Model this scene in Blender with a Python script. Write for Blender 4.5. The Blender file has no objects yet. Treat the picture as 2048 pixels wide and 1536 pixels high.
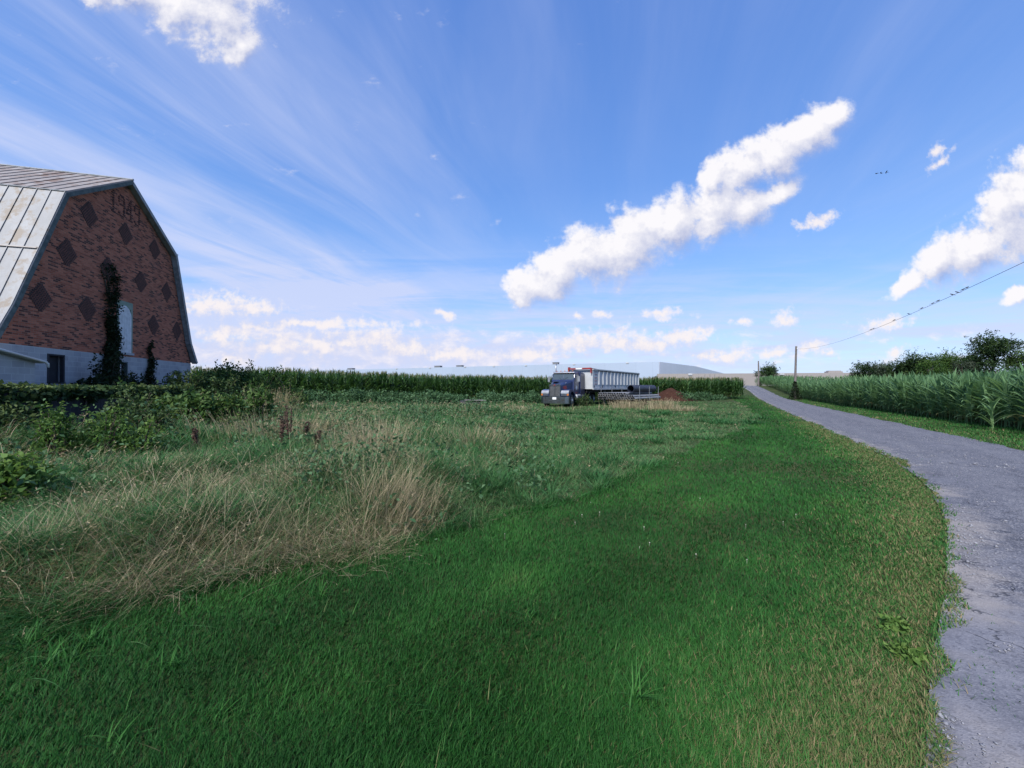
import bpy, math, random
import numpy as np
from math import radians as R, sin, cos, pi
from mathutils import Vector

C = bpy.context.scene.collection
scene = bpy.context.scene
rng = np.random.default_rng(11)
random.seed(5)

# ------------------------------------------------------------------ camera
EYE = 1.6
cam_d = bpy.data.cameras.new("camera")
cam = bpy.data.objects.new("camera", cam_d)
C.objects.link(cam)
cam.location = (0, 0, EYE)
cam.rotation_euler = (R(90 + 0.52), 0, 0)
cam_d.sensor_width = 36.0
cam_d.lens = 36.0 * 772.0 / 2048.0
cam_d.clip_start = 0.05
cam_d.clip_end = 6000
scene.camera = cam

# ------------------------------------------------------------------ view, sun
scene.view_settings.view_transform = 'Standard'
scene.view_settings.look = 'None'
scene.view_settings.gamma = 1
scene.view_settings.exposure = 1.0
EXPO = 2 ** scene.view_settings.exposure
scene.cycles.max_bounces = 5
scene.cycles.diffuse_bounces = 2
scene.cycles.glossy_bounces = 2
scene.cycles.transmission_bounces = 3
scene.cycles.caustics_reflective = False
scene.cycles.caustics_refractive = False

SUN_EL, SUN_AZ = 44.0, 208.0      # azimuth clockwise from +Y (the view direction)
sd = Vector((sin(R(SUN_AZ)) * cos(R(SUN_EL)), cos(R(SUN_AZ)) * cos(R(SUN_EL)), sin(R(SUN_EL))))
sun_d = bpy.data.lights.new("sun", 'SUN')
sun_d.energy = 3.3
sun_d.angle = R(15)
sun_d.color = (1.0, 0.96, 0.90)
sun = bpy.data.objects.new("sun", sun_d)
C.objects.link(sun)
sun.rotation_euler = sd.to_track_quat('Z', 'Y').to_euler()
sun.location = (-20, -40, 60)


# ------------------------------------------------------------------ node helper
class NT:
    def __init__(s, tree):
        s.t = tree

    def n(s, typ, ins=None, **props):
        nd = s.t.nodes.new(typ)
        for k, v in props.items():
            setattr(nd, k, v)
        if ins:
            for k, v in ins.items():
                s.set(nd.inputs[k], v)
        return nd

    def set(s, sock, v):
        if isinstance(v, bpy.types.NodeSocket):
            s.t.links.new(v, sock)
        elif v is not None:
            sock.default_value = v

    def m(s, op, a, b=None, c=None, clamp=False):
        nd = s.t.nodes.new('ShaderNodeMath')
        nd.operation = op
        nd.use_clamp = clamp
        for i, v in enumerate((a, b, c)):
            if v is not None:
                s.set(nd.inputs[i], v)
        return nd.outputs[0]

    def vm(s, op, a, b=None, c=None):
        nd = s.t.nodes.new('ShaderNodeVectorMath')
        nd.operation = op
        for i, v in enumerate((a, b, c)):
            if v is not None:
                s.set(nd.inputs[i], v)
        return nd.outputs['Value'] if op in ('LENGTH', 'DOT_PRODUCT', 'DISTANCE') else nd.outputs[0]

    def noise(s, vec, scale, detail=4, rough=0.55, dist=0.0, out='Fac'):
        nd = s.n('ShaderNodeTexNoise', {'Scale': scale, 'Detail': detail, 'Roughness': rough, 'Distortion': dist})
        if vec is not None:
            s.set(nd.inputs['Vector'], vec)
        return nd.outputs[out]

    def mr(s, v, a, b, c=0.0, d=1.0, smooth=True):
        nd = s.n('ShaderNodeMapRange', {'From Min': a, 'From Max': b, 'To Min': c, 'To Max': d})
        nd.interpolation_type = 'SMOOTHSTEP' if smooth else 'LINEAR'
        s.set(nd.inputs['Value'], v)
        return nd.outputs[0]

    def mix(s, f, a, b, blend='MIX'):
        nd = s.n('ShaderNodeMixRGB', blend_type=blend)
        s.set(nd.inputs[0], f)
        for i, v in ((1, a), (2, b)):
            if isinstance(v, (tuple, list)) and len(v) == 3:
                v = (*v, 1)
            s.set(nd.inputs[i], v)
        return nd.outputs[0]

    def ramp(s, f, stops, interp='LINEAR'):
        nd = s.n('ShaderNodeValToRGB')
        cr = nd.color_ramp
        cr.interpolation = interp
        while len(cr.elements) < len(stops):
            cr.elements.new(0.5)
        for e, (p, c) in zip(cr.elements, stops):
            e.position = p
            e.color = (*c, 1) if len(c) == 3 else c
        s.set(nd.inputs[0], f)
        return nd.outputs[0]

    def xyz(s, vec):
        nd = s.n('ShaderNodeSeparateXYZ')
        s.set(nd.inputs[0], vec)
        return nd.outputs

    def comb(s, x, y, z=0.0):
        nd = s.n('ShaderNodeCombineXYZ')
        for i, v in enumerate((x, y, z)):
            s.set(nd.inputs[i], v)
        return nd.outputs[0]


# ------------------------------------------------------------------ sky with clouds (world)
F = 772.0


def uvp(px, py):
    return ((px - 1024) / F, (775 - py) / F)


world = bpy.data.worlds.new("World")
scene.world = world
world.use_nodes = True
wt = world.node_tree
wt.nodes.clear()
W = NT(wt)


def cloud_group(name, blobs, warp, namp, nsc=15.0, wsc=6.5):
    g = bpy.data.node_groups.new(name, 'ShaderNodeTree')
    g.interface.new_socket('UV', in_out='INPUT', socket_type='NodeSocketVector')
    g.interface.new_socket('F', in_out='OUTPUT', socket_type='NodeSocketFloat')
    G = NT(g)
    gi = G.n('NodeGroupInput').outputs[0]
    go = G.n('NodeGroupOutput')
    n1 = G.noise(gi, wsc, 4, 0.6, out='Color')
    off = G.vm('MULTIPLY', G.vm('SUBTRACT', n1, (0.5, 0.5, 0.5)), (warp, warp, 0))
    p = G.vm('ADD', gi, off)
    cur = None
    rots = {}
    for (px, py, a, b, ang) in blobs:
        if ang not in rots:
            if ang == 0:
                rots[ang] = p
            else:
                mp = G.n('ShaderNodeMapping', {'Vector': p, 'Rotation': (0, 0, R(-ang))})
                rots[ang] = mp.outputs[0]
        u, v = uvp(px, py)
        ca, sa = cos(R(-ang)), sin(R(-ang))
        u, v = u * ca - v * sa, u * sa + v * ca
        a, b = a * 1.1 / F, b * 1.13 / F
        L = G.vm('LENGTH', G.vm('MULTIPLY_ADD', rots[ang], (1 / a, 1 / b, 0), (-u / a, -v / b, 0)))
        cur = L if cur is None else G.m('SMOOTH_MIN', cur, L, 0.22)
    fb = G.noise(gi, nsc, 7, 0.64)
    f = G.m('ADD', G.m('SUBTRACT', 1.0, cur), G.m('MULTIPLY', G.m('SUBTRACT', fb, 0.5), namp))
    G.set(go.inputs[0], f)
    return g


BIG = [  # px, py, half axes (px), tilt: the long diagonal cumulus, the right and the upper left ones
    (1062, 572, 52, 46, 30), (1112, 545, 62, 58, 30), (1180, 512, 82, 66, 30), (1265, 488, 92, 66, 30),
    (1345, 452, 90, 66, 30), (1425, 432, 88, 60, 30), (1500, 412, 72, 40, 30), (1560, 385, 52, 26, 30),
    (1428, 362, 46, 32, 30), (1490, 338, 74, 46, 30), (1556, 304, 86, 56, 30), (1618, 268, 78, 50, 30), (1672, 232, 48, 32, 30),
    (1815, 565, 52, 20, 30), (1880, 530, 72, 40, 30), (1950, 500, 92, 54, 30), (2020, 450, 92, 78, 30), (2085, 395, 92, 92, 30),
    (2050, 582, 46, 22, 30),
    (180, -30, 70, 40, -25), (270, -16, 80, 42, -25), (360, 10, 92, 58, -25), (440, 30, 90, 76, -25), (480, 80, 42, 48, -25),
    (360, -70, 200, 70, -25),
]
SMALL = [  # low cumulus bank over the horizon and stray puffs
    (560, 690, 60, 24, 0), (640, 692, 60, 26, 0), (700, 684, 50, 26, 0), (765, 676, 42, 26, 0), (810, 700, 60, 16, 0),
    (455, 668, 46, 24, 0), (470, 712, 34, 14, 0), (520, 655, 80, 10, 0), (640, 648, 170, 9, 0),
    (430, 612, 90, 22, 0), (500, 618, 60, 14, 0),
    (1160, 690, 60, 22, 0), (1240, 678, 60, 22, 0), (1300, 690, 60, 18, 0), (1360, 672, 56, 18, 0), (1400, 662, 26, 12, 0),
    (1060, 712, 60, 14, 0), (900, 712, 70, 12, 0), (1460, 712, 50, 14, 0), (1400, 708, 40, 10, 0),
    (1572, 636, 24, 15, 15), (1770, 648, 46, 12, 8), (1640, 440, 36, 14, 12), (1880, 300, 16, 12, 50), (1884, 322, 30, 8, 40),
    (1625, 690, 26, 10, 15), (1550, 705, 34, 9, 10), (1480, 640, 18, 7, 0), (1330, 628, 36, 9, 0), (1155, 632, 12, 7, 0),
    (1210, 628, 16, 6, 0), (1790, 708, 26, 14, 40), (1660, 706, 16, 9, 0), (890, 630, 18, 7, 0),
]
gb = cloud_group('cumulus_large', BIG, 0.10, 1.7, 13.0)
gs = cloud_group('cumulus_low', SMALL, 0.05, 3.4, 34.0, 16.0)

tc = W.n('ShaderNodeTexCoord').outputs['Generated']
dx, dy, dz = W.xyz(tc)
yc = W.m('MAXIMUM', dy, 0.03)
U = W.m('DIVIDE', dx, yc)
V = W.m('DIVIDE', dz, yc)
front = W.mr(dy, 0.05, 0.2)
uv = W.comb(U, V, 0.0)

sky = W.n('ShaderNodeTexSky', sky_type='NISHITA', sun_disc=False, sun_elevation=R(SUN_EL), sun_rotation=R(SUN_AZ))
sky.air_density = 1.0
sky.dust_density = 0.6
sky.ozone_density = 2.0
SKY_STR = 0.12
skyc = W.vm('MULTIPLY', sky.outputs[0], (0.80, 0.94, 1.16))
skyc = W.vm('SCALE', skyc)
skyc.node.inputs['Scale'].default_value = SKY_STR


def rad(r, g, b):    # wanted display colour (0..255) -> sky radiance
    def l(c):
        c /= 255.0
        return c / 12.92 if c <= 0.04045 else ((c + 0.055) / 1.055) ** 2.4
    return (l(r) / EXPO, l(g) / EXPO, l(b) / EXPO)


# the clear blue of the day, paler towards the horizon
grad = W.ramp(dz, [(0.0, rad(188, 207, 246)), (0.10, rad(168, 201, 247)), (0.24, rad(132, 179, 243)), (0.45, rad(104, 154, 232)), (0.8, rad(84, 130, 216))])
skyc = W.mix(0.72, skyc, grad)
# cirrus: parallel streaks in a high layer, drawn out along one direction
zc = W.m('MAXIMUM', dz, 0.015)
cx = W.m('DIVIDE', dx, zc)
cy = W.m('DIVIDE', dy, zc)
ca, sa = cos(R(13)), sin(R(13))
along = W.m('ADD', W.m('MULTIPLY', cx, sa), W.m('MULTIPLY', cy, ca))
across = W.m('SUBTRACT', W.m('MULTIPLY', cx, ca), W.m('MULTIPLY', cy, sa))
wob = W.noise(W.comb(along, across, 3.0), 0.35, 2, 0.5)
across2 = W.m('ADD', across, W.m('MULTIPLY', wob, 0.7))
st1 = W.noise(W.comb(W.m('MULTIPLY', along, 0.16), W.m('MULTIPLY', across2, 1.05), 0.0), 1.0, 6, 0.62, 0.9)
st2 = W.noise(W.comb(W.m('MULTIPLY', along, 0.6), W.m('MULTIPLY', across2, 2.3), 7.0), 1.0, 6, 0.62, 1.0)
patch = W.noise(W.comb(W.m('MULTIPLY', along, 0.35), W.m('MULTIPLY', across, 0.5), 12.0), 1.0, 3, 0.55)
leftw = W.mr(U, -1.4, 0.4, 1.0, 0.42)
cir = W.m('ADD', W.m('MULTIPLY', st1, 0.7), W.m('MULTIPLY', st2, 0.3))
cir = W.mr(cir, 0.36, 0.76)
cir = W.m('MULTIPLY', cir, W.m('ADD', W.mr(patch, 0.34, 0.64), 0.25))
# the broad band that sweeps down from the left edge
bd = W.m('ADD', V, W.m('MULTIPLY', U, 0.40))
bd = W.m('ADD', bd, W.m('MULTIPLY', W.m('SUBTRACT', wob, 0.5), 0.16))
band = W.m('MULTIPLY', W.mr(W.m('ABSOLUTE', W.m('SUBTRACT', bd, 0.085)), 0.0, 0.17, 1.0, 0.0), W.mr(U, -0.50, -0.05, 1.0, 0.0))
cir = W.m('ADD', W.m('MULTIPLY', W.m('MULTIPLY', cir, leftw), 0.62), W.m('MULTIPLY', band, W.mr(st2, 0.25, 0.7, 0.2, 0.60)))
# thin level sheets low in the sky
sheet = W.noise(W.comb(W.m('MULTIPLY', U, 1.6), W.m('MULTIPLY', V, 17.0), 4.0), 1.0, 6, 0.62, 0.4)
lowm = W.m('MULTIPLY', W.mr(V, 0.0, 0.03), W.mr(V, 0.14, 0.42, 1.0, 0.0))
cir = W.m('ADD', cir, W.m('MULTIPLY', W.m('MULTIPLY', W.mr(sheet, 0.36, 0.64), lowm), W.mr(U, -0.4, 0.3, 0.85, 0.55)))
low_l = W.m('MULTIPLY', W.m('MULTIPLY', W.mr(V, 0.0, 0.05), W.mr(V, 0.12, 0.26, 1.0, 0.0)), W.mr(U, -0.15, 0.25, 1.0, 0.35))
cir = W.m('ADD', cir, W.m('MULTIPLY', low_l, W.mr(sheet, 0.25, 0.6, 0.2, 0.6)))
cir = W.m('MINIMUM', cir, 0.84)
skyc = W.mix(W.m('MULTIPLY', cir, W.mr(dz, 0.0, 0.05)), skyc, rad(210, 219, 251))
# warm white stratus and hazy cumulus tops low on the left
cumn = W.noise(W.comb(W.m('MULTIPLY', U, 9.0), W.m('MULTIPLY', V, 17.0), 2.0), 1.0, 8, 0.62, 0.2)
cumm = W.m('MULTIPLY', W.m('MULTIPLY', W.mr(V, 0.015, 0.07), W.mr(V, 0.10, 0.21, 1.0, 0.0)), W.mr(U, -0.05, 0.35, 1.0, 0.62))
cumf = W.mr(W.m('ADD', cumn, W.m('MULTIPLY', W.m('SUBTRACT', cumm, 1.0), 0.34)), W.mr(U, -0.2, 0.3, 0.27, 0.36), W.mr(U, -0.2, 0.3, 0.56, 0.62))
skyc = W.mix(W.m('MULTIPLY', cumf, W.m('MULTIPLY', front, 0.82)), skyc, W.mix(W.mr(cumn, 0.45, 0.68), rad(212, 218, 246), rad(250, 244, 249)))

LU = (-0.022, 0.036, 0.0)


def lay(col, grp, lo, hi, shade_k, base, top, mask=None):
    a = W.n('ShaderNodeGroup'); a.node_tree = grp; W.set(a.inputs[0], uv)
    b = W.n('ShaderNodeGroup'); b.node_tree = grp; W.set(b.inputs[0], W.vm('ADD', uv, LU))
    sh = W.m('ADD', 0.60, W.m('MULTIPLY', W.m('SUBTRACT', a.outputs[0], b.outputs[0]), shade_k), clamp=True)
    cc = W.mix(sh, base, top)
    cov = W.mr(a.outputs[0], lo, W.mr(sh, 0.20, 0.80, hi * 1.9, hi * 0.95))
    cov = W.m('MULTIPLY', cov, front)
    if mask is not None:
        cov = W.m('MULTIPLY', cov, mask)
    return W.mix(cov, col, cc)


skyc = lay(skyc, gs, -0.45, 0.95, 0.40, rad(198, 207, 240), rad(252, 244, 244), 0.92)
skyc = lay(skyc, gb, -0.12, 0.42, 0.85, rad(160, 173, 216), rad(252, 250, 254))
bg = W.n('ShaderNodeBackground', {'Color': skyc, 'Strength': 1.0})
wo = W.n('ShaderNodeOutputWorld')
wt.links.new(bg.outputs[0], wo.inputs[0])
world.cycles.sampling_method = 'NONE'


# ------------------------------------------------------------------ object helpers
def tag(o, label=None, cat=None, group=None, kind=None):
    if label: o['label'] = label
    if cat: o['category'] = cat
    if group: o['group'] = group
    if kind: o['kind'] = kind
    return o


def thing(name, label, cat, loc=(0, 0, 0), rotz=0.0, group=None):
    o = bpy.data.objects.new(name, None)
    C.objects.link(o)
    o.location = loc
    o.rotation_euler = (0, 0, rotz)
    o.empty_display_size = 0.2
    return tag(o, label, cat, group)


def link_mesh(name, me, mat, parent=None, loc=(0, 0, 0), rotz=0.0):
    o = bpy.data.objects.new(name, me)
    C.objects.link(o)
    if mat is not None:
        me.materials.append(mat)
    o.parent = parent
    o.location = loc
    o.rotation_euler = (0, 0, rotz)
    return o


class MB:
    """collects simple solids and links them as ONE mesh object"""
    def __init__(s):
        s.v = []
        s.f = []

    def add(s, vs, fs):
        b = len(s.v)
        s.v += [tuple(p) for p in vs]
        s.f += [tuple(b + i for i in f) for f in fs]
        return s

    def box(s, x0, x1, y0, y1, z0, z1):
        return s.add([(x0, y0, z0), (x1, y0, z0), (x1, y1, z0), (x0, y1, z0), (x0, y0, z1), (x1, y0, z1), (x1, y1, z1), (x0, y1, z1)],
                     [(0, 3, 2, 1), (4, 5, 6, 7), (0, 1, 5, 4), (1, 2, 6, 5), (2, 3, 7, 6), (3, 0, 4, 7)])

    def hexa(s, p):      # eight corners ordered like box
        return s.add(p, [(0, 3, 2, 1), (4, 5, 6, 7), (0, 1, 5, 4), (1, 2, 6, 5), (2, 3, 7, 6), (3, 0, 4, 7)])

    def prism(s, poly, axis, a, b):
        """poly: 2-d outline; extruded along axis from a to b"""
        def P(q, t):
            return {'x': (t, q[0], q[1]), 'y': (q[0], t, q[1]), 'z': (q[0], q[1], t)}[axis]
        n = len(poly)
        vs = [P(q, a) for q in poly] + [P(q, b) for q in poly]
        fs = [tuple(range(n))[::-1], tuple(range(n, 2 * n))] + [(i, (i + 1) % n, n + (i + 1) % n, n + i) for i in range(n)]
        return s.add(vs, fs)

    def tube(s, pts, rad, n=8, cap=True):
        pts = [Vector(p) for p in pts]
        rad = rad if isinstance(rad, (list, tuple)) else [rad] * len(pts)
        b = len(s.v)
        for i, p in enumerate(pts):
            d = (pts[min(i + 1, len(pts) - 1)] - pts[max(i - 1, 0)]).normalized()
            a = d.orthogonal().normalized() if i == 0 else (a - d * a.dot(d)).normalized()
            c = d.cross(a)
            for k in range(n):
                t = 2 * pi * k / n
                s.v.append(tuple(p + (a * cos(t) + c * sin(t)) * rad[i]))
        for i in range(len(pts) - 1):
            for k in range(n):
                s.f.append((b + i * n + k, b + i * n + (k + 1) % n, b + (i + 1) * n + (k + 1) % n, b + (i + 1) * n + k))
        if cap:
            s.f.append(tuple(b + k for k in range(n))[::-1])
            e = b + (len(pts) - 1) * n
            s.f.append(tuple(e + k for k in range(n)))
        return s

    def pipe(s, p0, p1, ro, ri, n=10):
        """hollow pipe"""
        p0, p1 = Vector(p0), Vector(p1)
        d = (p1 - p0).normalized()
        a = d.orthogonal().normalized()
        c = d.cross(a)
        b = len(s.v)
        for p, r in ((p0, ro), (p1, ro), (p1, ri), (p0, ri)):
            for k in range(n):
                t = 2 * pi * k / n
                s.v.append(tuple(p + (a * cos(t) + c * sin(t)) * r))
        for i in range(4):
            j = (i + 1) % 4
            for k in range(n):
                s.f.append((b + i * n + k, b + i * n + (k + 1) % n, b + j * n + (k + 1) % n, b + j * n + k))
        return s

    def lathe(s, prof, c, axis='z', n=20, cap=True):
        b = len(s.v)
        for (r, h) in prof:
            for k in range(n):
                t = 2 * pi * k / n
                u, w = r * cos(t), r * sin(t)
                s.v.append({'z': (c[0] + u, c[1] + w, c[2] + h), 'y': (c[0] + u, c[1] + h, c[2] + w), 'x': (c[0] + h, c[1] + u, c[2] + w)}[axis])
        m = len(prof)
        for i in range(m - 1):
            for k in range(n):
                s.f.append((b + i * n + k, b + i * n + (k + 1) % n, b + (i + 1) * n + (k + 1) % n, b + (i + 1) * n + k))
        if cap:
            s.f.append(tuple(b + k for k in range(n))[::-1])
            s.f.append(tuple(b + (m - 1) * n + k for k in range(n)))
        return s

    def mesh(s, name, bevel=0.0, smooth=False):
        import bmesh
        me = bpy.data.meshes.new(name)
        me.from_pydata(s.v, [], s.f)
        bm = bmesh.new()
        bm.from_mesh(me)
        bmesh.ops.recalc_face_normals(bm, faces=bm.faces)
        if bevel:
            es = [e for e in bm.edges if len(e.link_faces) == 2 and e.calc_face_angle(0) > 0.5]
            bmesh.ops.bevel(bm, geom=es, offset=bevel, segments=2, affect='EDGES', clamp_overlap=True)
        bm.to_mesh(me)
        bm.free()
        if smooth:
            me.polygons.foreach_set('use_smooth', [True] * len(me.polygons))
        return me

    def build(s, name, mat, parent=None, loc=(0, 0, 0), rotz=0.0, bevel=0.0, smooth=False):
        return link_mesh(name, s.mesh(name, bevel, smooth), mat, parent, loc, rotz)


def np_mesh(name, V_, quads=None, tris=None, attrs=None, smooth=False):
    me = bpy.data.meshes.new(name)
    V_ = np.ascontiguousarray(V_, dtype=np.float32)
    me.vertices.add(len(V_))
    me.vertices.foreach_set('co', V_.ravel())
    nq = 0 if quads is None else len(quads)
    nt = 0 if tris is None else len(tris)
    idx = np.concatenate([a.ravel() for a in ([] if quads is None else [quads]) + ([] if tris is None else [tris])]).astype(np.int32)
    me.loops.add(len(idx))
    me.loops.foreach_set('vertex_index', idx)
    me.polygons.add(nq + nt)
    st = np.concatenate([np.arange(nq) * 4, nq * 4 + np.arange(nt) * 3]).astype(np.int32)
    me.polygons.foreach_set('loop_start', st)
    if smooth:
        me.polygons.foreach_set('use_smooth', np.ones(nq + nt, dtype=bool))
    for k, a in (attrs or {}).items():
        at = me.attributes.new(k, 'FLOAT', 'POINT')
        at.data.foreach_set('value', np.ascontiguousarray(a, dtype=np.float32))
    me.update(calc_edges=True)
    return me


def vnoise(x, y, seed=0):
    """smooth value noise, about 0..1"""
    x = np.asarray(x, float); y = np.asarray(y, float)
    xi = np.floor(x).astype(np.int64); yi = np.floor(y).astype(np.int64)
    xf = x - xi; yf = y - yi
    xf = xf * xf * (3 - 2 * xf); yf = yf * yf * (3 - 2 * yf)

    def h(i, j):
        n = (i * 374761393 + j * 668265263 + seed * 974634777) & 0xffffffff
        n = ((n ^ (n >> 13)) * 1274126177) & 0xffffffff
        return ((n ^ (n >> 16)) & 0xffff) / 65535.0
    a = h(xi, yi) * (1 - xf) + h(xi + 1, yi) * xf
    b = h(xi, yi + 1) * (1 - xf) + h(xi + 1, yi + 1) * xf
    return a * (1 - yf) + b * yf


def fbm(x, y, seed=0):
    return (vnoise(x, y, seed) * 0.55 + vnoise(x * 2.1 + 7, y * 2.1 + 3, seed + 1) * 0.28 + vnoise(x * 4.3, y * 4.3, seed + 2) * 0.17)


def sstep(x, a, b):
    t = np.clip((np.asarray(x, float) - a) / (b - a), 0, 1)
    return t * t * (3 - 2 * t)


# ------------------------------------------------------------------ the lie of the land
BO = np.array([-16.5, 12.4])                    # left corner of the barn's brick gable
BT = R(104.8)
BS = np.array([cos(BT), sin(BT)])               # along the gable
BI = np.array([-BS[1], BS[0]])                  # into the barn


def barn_ab(x, y):
    rx, ry = np.asarray(x, float) - BO[0], np.asarray(y, float) - BO[1]
    return rx * BS[0] + ry * BS[1], rx * BI[0] + ry * BI[1]


def ground(x, y):
    x = np.asarray(x, float); y = np.asarray(y, float)
    s = 0.494 * x + 0.87 * y
    t = np.clip((s - 48) / 56.0, 0, 1)
    z = 1.95 * t ** 2.7 + np.where(s > 104, 0.12 * (1 - np.exp(-np.maximum(s - 104, 0) / 6)) - 0.012 * np.clip(s - 110, 0, 60), 0)
    z = z + 0.35 * sstep(-x, 6, 24) * sstep(y, 16, 36)
    z = z - 0.03 * np.exp(-(((x - 6) / 9) ** 2 + ((y - 34) / 7) ** 2))
    a, b = barn_ab(x, y)
    hard = sstep(b, -4.62, -4.40)
    soft = sstep(b, -7.0, -3.0)
    e = sstep(a, 0.6, 2.2)
    far = 1 - sstep(a, 11, 18)
    pl = (hard * (1 - e) + soft * e) * far * sstep(a, -40, -30)
    z = z * (1 - pl) + 1.12 * pl
    z = z + 0.22 * (1 - pl) * sstep(b, -9.5, -5) * (1 - sstep(a, 4, 12)) * sstep(y, 2, 8)
    z = z + 0.05 * (vnoise(x * 0.35, y * 0.35, 3) - 0.5) * sstep(y, 3, 10) * (np.abs(s) < 90)
    mdd = np.interp(y, MY, MX) - x
    wild = sstep(mdd, 0.05, 1.6) * (1 - sstep(x, -2.0 + 0.02 * y, 1.5 + 0.06 * y)) * (1 - sstep(y, 20, 30)) * sstep(y, 1.0, 2.2) * (1 - pl)
    z = z + wild * (0.24 + 0.50 * (fbm(x * 0.55 + 2, y * 0.55, 97) - 0.38) + 0.16 * (vnoise(x * 1.7, y * 1.7, 98) - 0.5))
    return z


def gz(x, y):
    return float(ground(x, y))


# left edge of the lane (x, y)
LANE = [(-5.5, -4.4), (-2.4, -2.2), (0.15, 0.15), (1.72, 1.62), (2.93, 2.66), (3.95, 3.52), (5.2, 4.66), (6.65, 6.2), (8.0, 7.97), (9.25, 9.96), (11.65, 14.2),
        (15.9, 21.7), (22.6, 33.5), (29.7, 45.7), (37.0, 58.5), (44.1, 71.0), (49.0, 80.5), (52.9, 89.5), (57.5, 101), (61, 112), (64, 125)]


def catmull(pts, step):
    out = []
    P = [np.array(p, float) for p in pts]
    for i in range(1, len(P) - 2):
        n = max(2, int(np.linalg.norm(P[i + 1] - P[i]) / step))
        for k in range(n):
            t = k / n
            out.append(0.5 * ((2 * P[i]) + (P[i + 1] - P[i - 1]) * t + (2 * P[i - 1] - 5 * P[i] + 4 * P[i + 1] - P[i + 2]) * t * t
                              + (3 * P[i] - P[i - 1] - 3 * P[i + 1] + P[i + 2]) * t ** 3))
    return np.array(out)


lane = catmull(LANE, 0.25)
lane_len = np.concatenate([[0], np.cumsum(np.linalg.norm(np.diff(lane, axis=0), axis=1))])
lt = np.gradient(lane, axis=0)
lt /= np.linalg.norm(lt, axis=1)[:, None]
ln = np.stack([lt[:, 1], -lt[:, 0]], 1)          # to the right of the lane
LANE_W = 3.25
lane_x = np.interp


def lane_d(x, y):
    """signed distance to the right of the lane's left edge, approximated on its y"""
    xe = np.interp(y, lane[:, 1], lane[:, 0])
    nx = np.interp(y, lane[:, 1], ln[:, 0])
    return (np.asarray(x) - xe) * nx


# edge between mown lawn (right) and rough meadow (left): x at a given y
MY = [-2, 1.2, 2.0, 2.57, 2.98, 3.38, 3.69, 4.12, 4.94, 5.88, 7.7, 9.9, 14, 20, 30, 60]
MX = [-14, -7.5, -5.0, -3.45, -2.6, -2.15, -1.5, -0.85, 0.17, 1.34, 2.75, 4.7, 8.4, 13.0, 18.5, 34]


def mown_d(x, y):
    return np.asarray(x) - np.interp(y, MY, MX) + 0.35 * (fbm(np.asarray(x) * 1.1, np.asarray(y) * 1.1, 21) - 0.5) * np.clip(np.asarray(y) / 4, 0.6, 3)


# ------------------------------------------------------------------ materials
MATS = {}


def material(name, fn):
    m = bpy.data.materials.new(name)
    m.use_nodes = True
    m.node_tree.nodes.clear()
    N = NT(m.node_tree)
    out = N.n('ShaderNodeOutputMaterial')
    sh = fn(N)
    m.node_tree.links.new(sh, out.inputs['Surface'])
    MATS[name] = m
    return m


def pbsdf(N, color, rough=0.6, metal=0.0, bump=None, bstr=0.3, bdist=0.02, spec=0.5, coat=0.0):
    p = N.n('ShaderNodeBsdfPrincipled', {'Roughness': rough, 'Metallic': metal})
    N.set(p.inputs['Base Color'], (*color, 1) if isinstance(color, tuple) and len(color) == 3 else color)
    p.inputs['Specular IOR Level'].default_value = spec
    p.inputs['Coat Weight'].default_value = coat
    if bump is not None:
        b = N.n('ShaderNodeBump', {'Strength': bstr, 'Distance': bdist})
        N.set(b.inputs['Height'], bump)
        N.set(p.inputs['Normal'], b.outputs[0])
    return p.outputs[0]


def oco(N):
    return N.n('ShaderNodeTexCoord').outputs['Object']


def worn(name, c0, c1, scale=3.0, rough=0.6, metal=0.0, lo=0.35, hi=0.7, spec=0.5, fine=25.0, coat=0.0):
    """two-tone worn surface with a fine break-up"""
    def fn(N):
        co = oco(N)
        a = N.mr(N.noise(co, scale, 5, 0.6), lo, hi)
        b = N.noise(co, fine, 3, 0.6)
        col = N.mix(a, c0, c1)
        col = N.mix(N.mr(b, 0.3, 0.7, 0.0, 0.25), col, tuple(v * 0.72 for v in c1))
        return pbsdf(N, col, rough, metal, b, 0.12, 0.01, spec, coat)
    return material(name, fn)


def foliage(name, stops, trans=0.28, rough=0.58, spec=0.14):
    def fn(N):
        t = N.n('ShaderNodeAttribute', attribute_name='tint').outputs['Fac']
        col = N.ramp(t, stops)
        p = pbsdf(N, col, rough, spec=spec)
        tr = N.n('ShaderNodeBsdfTranslucent')
        N.set(tr.inputs[0], N.mix(0.5, col, N.mix(1.0, col, (1.0, 1.0, 0.5), 'MULTIPLY')))
        mx = N.n('ShaderNodeMixShader', {'Fac': trans})
        N.t.links.new(p, mx.inputs[1])
        N.t.links.new(tr.outputs[0], mx.inputs[2])
        return mx.outputs[0]
    return material(name, fn)


def ground_fn(N):
    co = oco(N)
    a = N.noise(co, 0.6, 5, 0.6)
    b = N.noise(co, 9, 6, 0.7)
    c = N.noise(co, 60, 3, 0.7)
    col = N.ramp(N.m('ADD', N.m('MULTIPLY', a, 0.5), N.m('MULTIPLY', b, 0.5)),
                 [(0.3, (0.018, 0.030, 0.010)), (0.5, (0.035, 0.055, 0.018)), (0.62, (0.075, 0.070, 0.032)), (0.75, (0.05, 0.075, 0.025))])
    return pbsdf(N, col, 0.95, bump=N.m('ADD', b, N.m('MULTIPLY', c, 0.4)), bstr=0.6, bdist=0.05, spec=0.1)


M_ground = material('ground_soil', ground_fn)


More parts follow.
